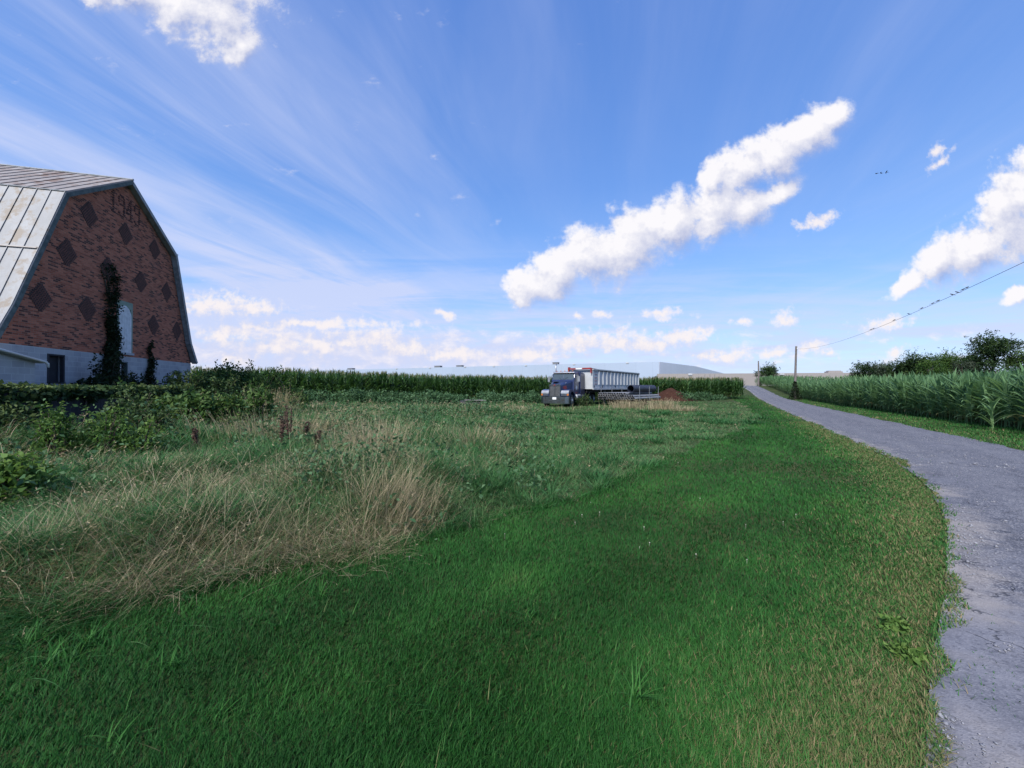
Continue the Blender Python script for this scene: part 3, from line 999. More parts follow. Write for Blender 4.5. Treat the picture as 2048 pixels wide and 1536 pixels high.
# undergrowth: a matted short layer
x, y, r_ = polar_pts(430000, 1.9, 48)
k_ = meadow_ok(x, y)
x, y, r_ = x[k_], y[k_], r_[k_]
n = len(x)
h, tall = meadow_height(x, y)
md = mown_d(x, y)
h *= 0.45 + 0.55 * sstep(-md, 0.0, 0.9)
dr_ = dryness(x, y, tall)
isdry = rng.random(n) < dr_ * 0.55 + 0.04
tint = np.clip(np.where(isdry, rng.uniform(0.55, 0.95, n), 0.27 + 0.35 * (fbm(x * 2.3, y * 2.3, 76) - 0.5) + rng.normal(0, 0.10, n) + 0.10 * (1 - tall)), 0, 1)
az = 2 * pi * (vnoise(x * 0.8, y * 0.8, 81) * 1.6 + 0.3 * vnoise(x * 2.6, y * 2.6, 83)) + rng.normal(0, 1.4, n)
lean = np.clip(rng.normal(0.8, 0.35, n), 0.05, 1.5)
Wd = np.where(isdry, 0.0027, 0.0042) * np.clip(r_ / 3.0, 1, None) ** 0.85 * rng.uniform(0.7, 1.3, n)
P = np.stack([x, y, ground(x, y) - 0.01], 1)
under = blades(P, az, h * rng.uniform(0.5, 1.1, n), Wd, lean, rng.uniform(0.3, 1.3, n), tint, 3, az + pi / 2 + rng.normal(0, 0.6, n), tip=np.where(rng.random(n) < 0.4, rng.uniform(0.05, 0.4, n), 0.0))

# tussocks: blades springing outward from many centres, each tussock with its own colour and size
N_T = 9500
tr_ = rng.uniform(2.0, 46, N_T)
tth = rng.uniform(-R(57), R(57), N_T)
tx_, ty_ = tr_ * np.sin(tth), tr_ * np.cos(tth)
k_ = meadow_ok(tx_, ty_) & (mown_d(tx_, ty_) < -0.02)
tx_, ty_, tr_ = tx_[k_], ty_[k_], tr_[k_]
nt_ = len(tx_)
h, tall = meadow_height(tx_, ty_)
dr_ = dryness(tx_, ty_, tall)
tdry = rng.random(nt_) < dr_ * 0.9 + 0.05
hs = h * rng.uniform(0.75, 1.45, nt_) * np.where(tdry, 1.12, 0.95)
rad_t = (0.07 + 0.10 * rng.random(nt_)) * (1 + tr_ / 22)
cnt = np.clip((300 / tr_ ** 0.75 * rng.uniform(0.6, 1.4, nt_)), 15, 160).astype(int)
ti = np.repeat(np.arange(nt_), cnt)
n = len(ti)
off = rng.normal(0, 1, (n, 2)) * rad_t[ti][:, None] * 0.55
x, y = tx_[ti] + off[:, 0], ty_[ti] + off[:, 1]
sweep = 2 * pi * (vnoise(tx_ * 0.7, ty_ * 0.7, 87) * 1.7)
az = np.where(rng.random(n) < 0.62, np.arctan2(off[:, 1], off[:, 0]) + rng.normal(0, 0.7, n), sweep[ti] + rng.normal(0, 1.1, n))
tb0 = np.where(tdry, rng.uniform(0.62, 0.92, nt_), np.clip(0.30 + rng.normal(0, 0.13, nt_) + 0.10 * (1 - tall), 0.02, 0.55))
mixed = rng.random(n) < 0.26
tint = np.clip(tb0[ti] + rng.normal(0, 0.07, n) + np.where(mixed, rng.uniform(-0.3, 0.45, n), 0), 0, 1)
L = hs[ti] * rng.uniform(0.55, 1.3, n)
lean = np.clip(np.abs(rng.normal(0.62, 0.34, n)) + (0.5 * rng.random(nt_))[ti], 0.02, 1.5)
Wd = np.where(tint > 0.55, 0.0026, 0.0040) * np.clip(tr_[ti] / 3.0, 1, None) ** 0.85 * rng.uniform(0.7, 1.3, n)
P = np.stack([x, y, ground(x, y) - 0.01], 1)
tus = blades(P, az, L, Wd, lean, rng.uniform(0.35, 1.5, n), tint, 4, az + pi / 2 + rng.normal(0, 0.6, n), tip=np.where(rng.random(n) < 0.5, rng.uniform(0.05, 0.45, n), 0.0))
# long dead stems lying every which way over the top, and tussocks of broad fresh leaves
x, y, r_ = polar_pts(30000, 1.9, 40)
k_ = meadow_ok(x, y) & (mown_d(x, y) < -0.10)
x, y, r_ = x[k_], y[k_], r_[k_]
h, tall = meadow_height(x, y)
k_ = rng.random(len(x)) < np.clip(0.10 + 0.75 * tall, 0, 1) * (0.08 + 1.5 * sstep(fbm(x * 0.62 + 3, y * 0.62, 73) * 0.6 + fbm(x * 1.2, y * 1.2, 101) * 0.4, 0.44, 0.66))
x, y, r_, h = x[k_], y[k_], r_[k_], h[k_]
n = len(x)
az = rng.uniform(0, 2 * pi, n)
long_ = blades(np.stack([x, y, ground(x, y) + h * rng.uniform(0.0, 0.35, n)], 1), az, h * rng.uniform(0.8, 1.7, n), 0.0026 * np.clip(r_ / 3.0, 1, None) ** 0.85 * rng.uniform(0.7, 1.3, n),
               rng.uniform(0.1, 1.0, n), rng.uniform(0.5, 2.0, n), rng.uniform(0.55, 1.0, n), 5, az + pi / 2 + rng.normal(0, 0.8, n))
vb = long_[0].reshape(n, 11, 3)
hs_ = rng.random(n) < 0.4
tipd = vb[hs_, 10] - vb[hs_, 6]
sh_ = [leaves(vb[hs_, 6] + tipd * rng.uniform(0.3, 1.0, hs_.sum())[:, None], 0.018 * np.clip(r_[hs_] / 3.0, 1, None) ** 0.85, rng.uniform(0.7, 1.0, hs_.sum()), 0.28,
              dirs=tipd / (np.linalg.norm(tipd, axis=1)[:, None] + 1e-6)) for _ in range(4)]
m_ = 1500
cr = rng.uniform(2.0, 26, m_); cth = rng.uniform(-R(57), R(40), m_)
cxx, cyy = cr * np.sin(cth), cr * np.cos(cth)
k_ = meadow_ok(cxx, cyy) & (mown_d(cxx, cyy) < -0.05) & (fbm(cxx * 0.8 + 5, cyy * 0.8, 103) > 0.46)
cxx, cyy, cr = cxx[k_], cyy[k_], cr[k_]
per_ = 46
ti = np.repeat(np.arange(len(cxx)), per_)
n = len(ti)
hh_ = rng.uniform(0.16, 0.36, len(cxx))[ti]
ox, oy = rng.normal(0, 0.07, n) * (1 + cr[ti] / 20), rng.normal(0, 0.07, n) * (1 + cr[ti] / 20)
x, y = cxx[ti] + ox, cyy[ti] + oy
az = np.arctan2(oy, ox) + rng.normal(0, 0.6, n)
broad = blades(np.stack([x, y, ground(x, y)], 1), az, hh_ * rng.uniform(0.7, 1.5, n), 0.0075 * np.clip(cr[ti] / 4.0, 1, None) ** 0.8 * rng.uniform(0.7, 1.2, n),
               rng.uniform(0.2, 0.9, n), rng.uniform(0.5, 1.6, n), np.clip(rng.uniform(0.05, 0.38, len(cxx))[ti] + rng.normal(0, 0.05, n), 0, 0.5), 4, az + pi / 2 + rng.normal(0, 0.4, n))
o = veg('meadow_grass', join([under, tus, long_, broad] + sh_), F_meadow)
tag(o, 'rough unmown meadow grass, matted green and straw coloured, left of the mown lawn', 'grass', kind='stuff')


def at_ground(px, py):
    """point on the ground seen at a photo pixel (the land is nearly flat here)"""
    Y = EYE * F / (py - 775)
    for _ in range(8):
        Y = (EYE - gz((px - 1024) / F * Y, Y)) * F / (py - 775)
    return (px - 1024) / F * Y, Y


def tuft(name, label, px, py, hh, spread, m_, lo=0.6, hi=1.0, wmul=1.0, group='tall dry grass clumps in the meadow', lean=0.28, tilt=None, seed=0):
    X, Y = at_ground(px, py)
    rr = np.random.default_rng(seed + int(px * 7 + py))
    off = rr.normal(0, 1, (m_, 2)) * spread * 0.42
    pp = np.stack([X + off[:, 0], Y + off[:, 1], ground(X + off[:, 0], Y + off[:, 1]) - 0.02], 1)
    az = np.arctan2(off[:, 1], off[:, 0]) + rr.normal(0, 0.5, m_)
    if tilt is not None:
        az = np.where(rr.random(m_) < 0.6, tilt + rr.normal(0, 0.5, m_), az)
    ds = math.hypot(X, Y)
    wd = 0.0032 * max(1, ds / 3.2) ** 0.9 * wmul
    Ls = rr.uniform(0.45, 1.1, m_) * hh * 1.05
    parts = [blades(pp, az, Ls, np.full(m_, wd) * rr.uniform(0.7, 1.3, m_), np.abs(rr.normal(lean, 0.16, m_)), rr.uniform(0.05, 0.7, m_), rr.uniform(lo, hi, m_), 4,
                    az + pi / 2 + rr.normal(0, 0.6, m_))]
    # loose seed heads near the tips of the longest stems
    k_ = rr.random(m_) < (0.45 if ds > 6 else 0.22)
    if k_.any() and lo > 0.3:
        vb = parts[0][0].reshape(m_, 9, 3)
        tips = vb[k_, 8]; base = vb[k_, 4]
        dd = tips - base
        nn_ = len(tips)
        for q_ in range(3):
            t_ = rr.uniform(0.4, 1.0, nn_)[:, None]
            parts.append(leaves(base + dd * t_, wd * 4, rr.uniform(0.7, 0.95, nn_), 0.2, dirs=dd / (np.linalg.norm(dd, axis=1)[:, None] + 1e-6), r=rr))
    o = veg(name, join(parts), F_meadow)
    return tag(o, label, 'grass clump', group)


tuft('dry_grass_clump', 'large straw coloured grass clump at the mown edge in the middle foreground', 775, 1055, 0.74, 0.50, 620, 0.66, 1.0, tilt=0.2, lean=0.34)
tuft('dry_grass_clump', 'pale upright grass clump behind the big clump at the mown edge', 745, 905, 0.80, 1.0, 620, 0.72, 1.0)
tuft('dry_grass_clump', 'broad pale grass clump around the brown dock stalks', 545, 880, 0.80, 1.8, 800, 0.62, 0.98)
tuft('dry_grass_clump', 'low loose straw clump in the green meadow in front of the truck', 945, 895, 0.60, 0.9, 420, 0.6, 0.95, lean=0.42)
tuft('dry_grass_clump', 'flattened straw grass clump overhanging the mown edge', 690, 1100, 0.46, 0.55, 700, 0.62, 0.95, lean=1.0, tilt=-0.5)
tuft('dry_grass_clump', 'dark green bent grass clump drooping over the lawn at the lower left edge', 180, 1205, 0.50, 0.75, 1100, 0.02, 0.50, lean=0.95, tilt=-0.9, wmul=1.3)
tuft('dry_grass_clump', 'brown upright grass spray just left of the big clump', 490, 1110, 0.40, 0.30, 260, 0.42, 0.85, lean=0.5)
tuft('dry_grass_clump', 'tall orange-tan grass plume at the right end of the shrubs by the barn', 550, 815, 1.15, 0.9, 500, 0.62, 0.85, lean=0.16)
tuft('dry_grass_clump', 'pale dry grass clump standing in front of the pipe rack', 1255, 816, 0.72, 1.8, 520, 0.7, 1.0, lean=0.2)
tuft('dry_grass_clump', 'dry grass clump at the left foot of the soil heap', 1325, 818, 0.80, 1.2, 420, 0.7, 1.0, lean=0.2)
tuft('dry_grass_clump', 'small dry grass clump right of the soil heap foot', 1372, 822, 0.45, 0.8, 220, 0.66, 1.0, lean=0.5)
tuft('dry_grass_clump', 'tan grass clump below the dark shrubs right of the barn', 470, 845, 0.75, 1.5, 560, 0.6, 0.92)
tuft('dry_grass_clump', 'wispy straw clump left of the pale clump near the meadow centre', 640, 865, 0.55, 1.2, 380, 0.58, 0.92, lean=0.4)
tuft('dry_grass_clump', 'grey tan grass mass in the left foreground of the meadow', 60, 1100, 0.42, 0.8, 900, 0.62, 1.0, lean=0.85)
tuft('dry_grass_clump', 'straw grass mass under the ferny shrubs at the left', 290, 985, 0.42, 0.9, 600, 0.55, 0.95, lean=0.85)

# leafy weeds growing through the grass
rw_ = np.random.default_rng(61)
parts = []
while len(parts) < 74:
    cr = rw_.uniform(3.2, 20); cth = rw_.uniform(-R(54), R(4))
    a0, b0 = cr * sin(cth), cr * cos(cth)
    if mown_d(a0, b0) > -0.5 or not meadow_ok(np.array([a0]), np.array([b0]))[0] or fbm(a0 * 0.5 + 8, b0 * 0.5, 107) < 0.42:
        continue
    k0 = 1 + cr / 14
    v, q_, t_, tn_ = leaves(np.stack([rw_.normal(a0, 0.17 * k0, 150), rw_.normal(b0, 0.17 * k0, 150), np.abs(rw_.normal(0.10, 0.16 * k0, 150)) + gz(a0, b0)], 1), 0.045 * k0 * rw_.uniform(0.6, 1.5, 150),
                            np.clip(rw_.normal(rw_.uniform(0.25, 0.7), 0.14, 150), 0, 1), 0.5, r=rw_)
    parts.append((v, q_, t_, tn_))
o = link_mesh('meadow_weeds', np_mesh('meadow_weeds', *[join(parts)[i] for i in range(3)], {'tint': join(parts)[3]}), MATS['weed_leaf'])
tag(o, 'small leafy green weeds growing up through the rough meadow grass', 'weeds', kind='stuff')

# dark matter in front of truck: trampled tan strip
x, y, r_ = polar_pts(5000, 26, 46)
k_ = (x > -14) & (x < 14) & (np.abs(y - 28.5 - 0.06 * x) < 2.4)
x, y, r_ = x[k_], y[k_], r_[k_]
n = len(x)
az = rng.uniform(0, 2 * pi, n)
o = veg('dry_grass_strip', blades(np.stack([x, y, ground(x, y)], 1), az, rng.uniform(0.2, 0.5, n), np.full(n, 0.022), rng.uniform(0.1, 0.6, n), rng.uniform(0.2, 0.9, n), np.clip(rng.normal(0.68, 0.16, n), 0, 1), 3), F_meadow)
tag(o, 'strip of dry tan grass across the meadow in front of the truck', 'grass', kind='stuff')


# brown dock stalks
def dock(label, px, py, hh, seed):
    X, Y = at_ground(px, py)
    rr = np.random.default_rng(seed)
    base = gz(X, Y)
    t = thing('dock_stalk', label, 'dead plant', (X, Y, base), 0, 'brown dock stalks in the meadow')
    mb = MB()
    parts = []
    for k in range(3):
        a = rr.uniform(0, 6.28); s_ = rr.uniform(0.015, 0.055)
        top = (cos(a) * s_ * 2, sin(a) * s_ * 2, hh * rr.uniform(0.8, 1.0))
        mb.tube([(0, 0, -0.05), (top[0] * 0.5, top[1] * 0.5, top[2] * 0.5), top], [0.014, 0.011, 0.006], 5)
        m_ = 150
        q_ = rr.uniform(0.0, 1.0, m_) ** 0.75
        pp = np.stack([top[0] * q_, top[1] * q_, top[2] * q_], 1) + rr.normal(0, 0.016, (m_, 3))
        parts.append(leaves(pp, rr.uniform(0.025, 0.05, m_), rr.random(m_), 0.6, r=rr))
    mb.build('stem', M_stalk, t)
    veg('seed_head', join(parts), M_stalk, t)


dock('tallest dark brown dock stalk in the pale grass clump', 580, 895, 0.95, 1)
dock('dark brown dock stalk close left of the tallest one', 562, 898, 0.72, 2)
dock('thin brown dock stalk right of the tallest one', 608, 892, 0.60, 3)
dock('short brown dock stalk at the right foot of the pale clump', 634, 905, 0.42, 4)
dock('lone thin brown dock stalk below the sumac shrub', 394, 905, 0.62, 5)

# ------------------------------------------------------------------ corn
def corn_mesh(name, mat_, seed, H, nl_=13, segs=5, tassel=False, wmul=1.0, top_only=False, dense=1.0):
    rr = np.random.default_rng(seed)
    parts = []
    pl = rr.uniform(0, 2 * pi)
    for i in range(nl_):
        f = (i + 0.5) / nl_
        zb = H * (0.10 + 0.70 * f)
        az = pl + (pi if i % 2 else 0) + rr.normal(0, 0.35)
        Lf = H * (0.24 + 0.22 * sin(pi * min(1, f * 1.05))) * rr.uniform(0.85, 1.15)
        lean = 0.75 - 0.52 * f + rr.normal(0, 0.08)
        dr = (1.9 - 1.35 * f) * rr.uniform(0.75, 1.2)
        if f > 0.8:
            lean *= 0.55; dr *= 0.55
        w = 0.108 * wmul * (0.7 + 0.5 * sin(pi * f)) * H / 2.4
        tn = 0.62 - 0.20 * f + rr.normal(0, 0.09)
        if f < 0.16 and rr.random() < 0.35: tn = 0.93
        p = np.array([[0.0, 0.0, zb]])
        parts.append(leaf_strip(p, az, Lf, w, lean, dr, tn, segs))
    if tassel:
        for k in range(7):
            az = rr.uniform(0, 2 * pi)
            parts.append(leaf_strip(np.array([[0, 0, H * 0.90]]), az, H * rr.uniform(0.10, 0.17), 0.03 * wmul, rr.uniform(0.0, 0.6), 0.3, 0.9 + rr.uniform(0, 0.1), 2))
    return parts


def leaf_strip(p, az, L, w, lean, droop, tint, segs):
    """a corn leaf: broad in the middle, arching over"""
    ax = np.array([cos(az), sin(az), 0]); sd_ = np.array([-sin(az), cos(az), 0.0])
    pos = p[0].copy(); vs = []
    for k in range(segs + 1):
        t = k / segs
        wk = w * 0.5 * (0.55 + 1.6 * t * (1 - t) * 1.2) * (1 - t ** 3)
        if k < segs:
            vs += [pos - sd_ * wk, pos + sd_ * wk]
        else:
            vs.append(pos.copy())
        ang = lean + droop * (t + 0.5 / segs) ** 1.3
        pos = pos + (ax * sin(ang) + np.array([0, 0, 1.0]) * cos(ang)) * (L / segs)
    Q = np.array([[2 * k, 2 * k + 1, 2 * k + 3, 2 * k + 2] for k in range(segs - 1)])
    T = np.array([[2 * segs - 2, 2 * segs - 1, 2 * segs]])
    return np.array(vs), Q, T, np.full(len(vs), np.clip(tint, 0, 1))


def stalk_part(H, tint=0.55, wmul=1.0, n=5):
    vs = []
    for z, r__ in ((0, 0.015), (H * 0.5, 0.012), (H * 0.9, 0.006)):
        for k in range(n):
            t = 2 * pi * k / n
            vs.append((r__ * wmul * cos(t), r__ * wmul * sin(t), z))
    Q = [[i * n + k, i * n + (k + 1) % n, (i + 1) * n + (k + 1) % n, (i + 1) * n + k] for i in range(2) for k in range(n)]
    return np.array(vs), np.array(Q), None, np.full(len(vs), tint)


def place_many(protos, X, Y, Z, S, A, which, dt):
    """copies of prototype plants merged into one mesh (for plants past the 300 nearest)"""
    out = []
    for j, (v, q_, t_, a_) in enumerate(protos):
        k_ = np.where(which == j)[0]
        if not len(k_): continue
        c, s_ = np.cos(A[k_])[:, None], np.sin(A[k_])[:, None]
        S_ = S[k_][:, None]
        vx = (v[:, 0] * c - v[:, 1] * s_) * S_ + X[k_][:, None]
        vy = (v[:, 0] * s_ + v[:, 1] * c) * S_ + Y[k_][:, None]
        vz = v[:, 2] * S_ + Z[k_][:, None]
        VV = np.stack([vx, vy, vz], 2).reshape(-1, 3)
        o_ = (np.arange(len(k_)) * len(v))[:, None, None]
        QQ = (q_[None] + o_).reshape(-1, 4) if q_ is not None else None
        TT = (t_[None] + o_).reshape(-1, 3) if t_ is not None else None
        out.append((VV, QQ, TT, np.clip(np.tile(a_, len(k_)) + np.repeat(dt[k_], len(a_)), 0, 1)))
    return join(out)


# right field: rows run beside the lane
row_off = LANE_W + 3.0
near_protos = []
for j in range(7):
    lv = join(corn_mesh('c', None, 100 + j, 2.38, 14, 5))
    st = stalk_part(2.3)
    lm = np_mesh('corn_leaves', lv[0], lv[1], lv[2], {'tint': lv[3]}); lm.materials.append(F_corn)
    sm = np_mesh('corn_stalk', st[0], st[1], st[2], {'tint': st[3]}); sm.materials.append(F_corn)
    near_protos.append((lm, sm, join([lv, st])))
topp = [join(corn_mesh('t', None, 200 + j, 2.38, 7, 4, wmul=1.5)[3:]) for j in range(4)]

cand = []
rr = np.random.default_rng(9)
lane_s0 = float(np.interp(8.5, lane[:, 1], lane_len))
lane_s1 = float(np.interp(101, lane[:, 1], lane_len))
for row in range(0, 34):
    near = row < 7
    dist_rows = row * 0.75 if near else 7 * 0.75 + (row - 7) * 1.9
    s_ = lane_s0 + rr.uniform(0, 0.2)
    while s_ < lane_s1:
        xe = np.interp(s_, lane_len, lane[:, 0]); ye = np.interp(s_, lane_len, lane[:, 1])
        nx = np.interp(s_, lane_len, ln[:, 0]); ny = np.interp(s_, lane_len, ln[:, 1])
        sp = 0.23 if near else 0.42
        verge = row_off - 0.9 * sstep(s_, lane_s0 + 5, lane_s0 + 45)
        d = verge + dist_rows + rr.normal(0, 0.05)
        cand.append((xe + nx * d, ye + ny * d, row, s_))
        dd = math.hypot(cand[-1][0], cand[-1][1])
        s_ += sp * max(1, dd / 40) * rr.uniform(0.8, 1.2)
cand = np.array(cand)
cd = np.hypot(cand[:, 0], cand[:, 1])
vis = (np.abs(cand[:, 0] / np.maximum(cand[:, 1], 0.1)) < 1.5)
cand, cd = cand[vis], cd[vis]
inframe = np.abs(cand[:, 0] / cand[:, 1]) < 1.33
score = cd + cand[:, 2] * 9 + np.where(inframe, 0, 500)
order = np.argsort(score)
ind = order[:300]
rest = order[300:]
for q_ in ind:
    X, Y = cand[q_, :2]
    z = gz(X, Y)
    p_ = random.choice(near_protos)
    t = thing('corn_plant', 'tall blue-green corn plant in the front rows of the cornfield right of the lane', 'corn plant', (X, Y, z - 0.03), random.uniform(0, 6.28),
              'corn plants along the front of the right field')
    s_ = random.uniform(0.80, 1.10)
    t.rotation_euler = (random.gauss(0, 0.07), random.gauss(0, 0.07), t.rotation_euler[2])
    t.scale = (s_, s_, s_ * random.uniform(0.97, 1.03))
    for nm, mm in (('leaves', p_[0]), ('stalk', p_[1])):
        c = bpy.data.objects.new(nm, mm); C.objects.link(c); c.parent = t
X, Y, RW = cand[rest, 0], cand[rest, 1], cand[rest, 2]
isn = RW < 7
big = rr.uniform(0.85, 1.10, len(X))
A_ = rr.uniform(0, 2 * pi, len(X))
dt = rr.normal(0, 0.06, len(X)) + 0.05 * (vnoise(X * 0.2, Y * 0.2, 91) - 0.5)
p1 = place_many([p[2] for p in near_protos], X[isn], Y[isn], ground(X[isn], Y[isn]) - 0.03, big[isn], A_[isn], rr.integers(0, 7, isn.sum()), dt[isn])
m2 = ~isn
p2 = place_many(topp, X[m2], Y[m2], ground(X[m2], Y[m2]) - 0.03, big[m2], A_[m2], rr.integers(0, 4, m2.sum()), dt[m2] + 0.06)
tag(veg('cornfield', join([p1, p2]), F_corn), 'rest of the green cornfield stretching uphill right of the lane', 'cornfield', kind='stuff')

# one lighter plant spreading low out of the front row
rl = np.random.default_rng(333)
parts = [leaf_strip(np.array([[0.0, 0.0, 0.12 + 0.055 * k]]), (k * 2.5) + rl.normal(0, 0.3), rl.uniform(0.75, 1.05), 0.085, rl.uniform(0.25, 0.7), rl.uniform(0.9, 1.7), rl.uniform(0.52, 0.78), 7) for k in range(17)]
lv = join(parts)
X, Y = 17.85, 14.35
t = thing('corn_plant', 'bright green low corn plant with wide arching leaves at the right edge', 'corn plant', (X, Y, gz(X, Y) - 0.02), 1.0, 'corn plants along the front of the right field')
veg('leaves', lv, F_corn, t)
veg('stalk', stalk_part(1.15, 0.7), F_corn, t)

# left field, taller and tasselled, behind the truck
lp = []
for j in range(6):
    lp.append(join(corn_mesh('l', None, 400 + j, 3.0, 12, 4, True, 1.15) + [stalk_part(2.8)]))
cand = []
for row in range(7):
    u = 0.0
    while u < 1:
        x0, y0 = -33 + 66 * u, 33.6 + 19 * u + row * 0.8 * (1 + 0.25 * row)
        cand.append((x0 + rr.normal(0, 0.06), y0 + rr.normal(0, 0.08), row))
        u += 0.23 / 68 * rr.uniform(0.8, 1.2)
cand = np.array(cand)
k_ = cand[:, 0] < 30.8 - (cand[:, 1] - 51) * -0.45
cand = cand[k_]
X, Y = cand[:, 0], cand[:, 1]
Sx = rr.uniform(0.92, 1.06, len(X)) * (1.02 - 0.06 * sstep(X, -20, 10))
dt = rr.normal(0, 0.06, len(X)) + 0.10 * (vnoise(X * 0.25, Y * 0.1, 93) - 0.5)
pp = place_many(lp, X, Y, ground(X, Y) - 0.03, Sx, rr.uniform(0, 6.28, len(X)), rr.integers(0, 6, len(X)), dt)
tag(veg('cornfield', pp, F_cornl), 'tall dark tasselled cornfield running behind the truck and trailer', 'cornfield', kind='stuff')


# broad-leaved weeds in front of the left corn
def mound(cx_, cy_, rx, ry, h, n, size, r, rot=0.0, lo=0.0, hi=1.0, shell=0.55):
    """leaf positions through a lumpy mound resting on the ground, with a tint by clump"""
    th = r.uniform(0, 2 * pi, n); ph = np.arccos(r.uniform(0.0, 1, n)); rad_ = r.uniform(shell, 1.0, n) ** 0.6
    lx, ly, lz = np.sin(ph) * np.cos(th), np.sin(ph) * np.sin(th), np.cos(ph)
    lump = 0.72 + 0.55 * fbm(lx * 2.2 + cx_, ly * 2.2 + lz * 1.7 + cy_, 7)
    px_, py_ = lx * rx * rad_ * lump, ly * ry * rad_ * lump
    c, s_ = cos(rot), sin(rot)
    X = cx_ + px_ * c - py_ * s_
    Y = cy_ + px_ * s_ + py_ * c
    Z = ground(X, Y) + lz * h * rad_ * lump + 0.02
    tn = lo + (hi - lo) * np.clip(0.15 + 0.9 * fbm(X * 1.6 / max(rx, .3) + 4, Z * 2.0 / max(h, .3) + Y, 17) + r.normal(0, 0.13, n) - 0.1, 0, 1)
    return leaves(np.stack([X, Y, Z], 1), size * r.uniform(0.6, 1.3, n), tn, 0.5, r=r)


parts = []
for k in range(80):
    u = rr.uniform(0, 1)
    x0 = -20 + 22.5 * u; y0 = 33.4 + 6.2 * u + rr.uniform(-1.2, 1.2)
    parts.append(mound(x0, y0, rr.uniform(0.7, 1.4), rr.uniform(0.6, 1.0), rr.uniform(0.6, 1.35), 420, 0.20, rr))
for k in range(12):
    x0 = rr.uniform(19.5, 27); y0 = 45.5 + (x0 - 20) * 0.5 + rr.uniform(-0.8, 0.8)
    parts.append(mound(x0, y0, rr.uniform(0.7, 1.3), 0.7, rr.uniform(0.5, 1.1), 320, 0.2, rr))
tag(veg('weed_strip', join(parts), F_weed), 'knee-high to waist-high leafy weeds growing along the front of the left cornfield', 'weeds', kind='stuff')


# ------------------------------------------------------------------ bushes, vines
def bush(name, label, cat, pts, mat_, size, group=None, stems=True, dirs=None, seed=0):
    """pts: list of (x, y, rx, ry, h, leaf count)"""
    r = np.random.default_rng(seed + 500)
    x0, y0 = pts[0][0], pts[0][1]
    t = thing(name, label, cat, (x0, y0, gz(x0, y0)), 0, group)
    base = np.array([x0, y0, gz(x0, y0)])
    parts = []
    mb = MB()
    for (a, b, rx, ry, h, n) in pts:
        v, q_, t_, tn = mound(a, b, rx, ry, h, n, size, r, shell=0.35)
        parts.append((v - base, q_, t_, tn))
        for k in range(7):
            th = r.uniform(0, 6.28); f = r.uniform(0.3, 0.8)
            tip = Vector((a - x0 + cos(th) * rx * f, b - y0 + sin(th) * ry * f, h * r.uniform(0.65, 0.98)))
            mb.tube([(a - x0 + cos(th) * 0.08, b - y0 + sin(th) * 0.08, gz(a, b) - base[2] - 0.05), (tip * 0.55 + Vector(((a - x0) * 0.45, (b - y0) * 0.45, 0.0))), tip], [0.02, 0.014, 0.005], 5)
            # ragged shoots beyond the outline
            m_ = 26
            q2 = r.uniform(0.7, 1.18, m_)
            sp = np.array([(a - x0), (b - y0), 0])[None] * (1 - q2[:, None]) + np.array(tip)[None] * q2[:, None]
            parts.append(leaves(sp + r.normal(0, size * 0.35, (m_, 3)), size * r.uniform(0.6, 1.1, m_), np.clip(r.normal(0.6, 0.2, m_), 0, 1), 0.45, r=r))
    veg('foliage', join(parts), mat_, t)
    mb.build('stems', M_bark, t)
    return t


def barn_pt(a, b):
    p = BO + BS * a + BI * b
    return float(p[0]), float(p[1])


def bb(lst):
    return [(*barn_pt(a, b), rx, ry, h, n) for (a, b, rx, ry, h, n) in lst]


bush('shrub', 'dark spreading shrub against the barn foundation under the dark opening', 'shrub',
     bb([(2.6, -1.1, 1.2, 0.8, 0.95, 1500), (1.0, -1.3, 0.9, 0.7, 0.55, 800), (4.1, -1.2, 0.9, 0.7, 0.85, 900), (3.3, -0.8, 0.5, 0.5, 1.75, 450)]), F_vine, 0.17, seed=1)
bush('shrub', 'dark leafy shrub at the right corner of the barn', 'shrub',
     bb([(11.3, -1.6, 0.9, 1.0, 0.62, 1300), (12.9, -2.0, 1.3, 1.2, 1.25, 1500), (9.8, -2.4, 0.8, 0.8, 0.35, 600)]), F_ivy, 0.17, seed=2)
bush('shrub', 'green shrub mass rising right of the barn towards the corn', 'shrub',
     [(-15.8, 21.6, 1.6, 1.3, 1.75, 1700), (-14.2, 22.0, 1.4, 1.2, 1.65, 1400), (-12.9, 22.4, 1.2, 1.0, 1.35, 1200), (-17.0, 22.0, 1.2, 1.2, 1.5, 1300)], F_bush, 0.18, seed=3)
bush('shrub', 'low dark undergrowth at the foot of the green shrub mass', 'shrub',
     [(-13.4, 17.8, 1.2, 0.9, 1.1, 900), (-12.2, 18.0, 1.0, 0.8, 0.8, 700), (-14.6, 17.2, 1.0, 0.9, 1.3, 900)], F_ivy, 0.16, seed=4)
bush('sumac_shrub', 'yellow-green sumac shrub spreading in front of the right end of the dark wall', 'shrub',
     [(-10.1, 12.0, 1.1, 0.8, 0.98, 1500), (-11.2, 11.8, 0.9, 0.8, 0.85, 900), (-9.2, 12.5, 0.8, 0.7, 0.95, 900), (-8.6, 13.2, 0.5, 0.5, 1.25, 400)], F_bush, 0.17, seed=5)
bush('fern_weed', 'bright green ferny weed standing before the dark wall at the left', 'weed', [(-7.9, 6.7, 0.28, 0.28, 0.95, 900)], F_fern, 0.075, seed=6)
bush('fern_weed', 'wider bright green ferny weed right of the slimmer one before the dark wall', 'weed', [(-7.6, 7.2, 0.5, 0.42, 0.78, 900), (-7.1, 7.4, 0.4, 0.35, 0.62, 800)], F_fern, 0.075, seed=7)
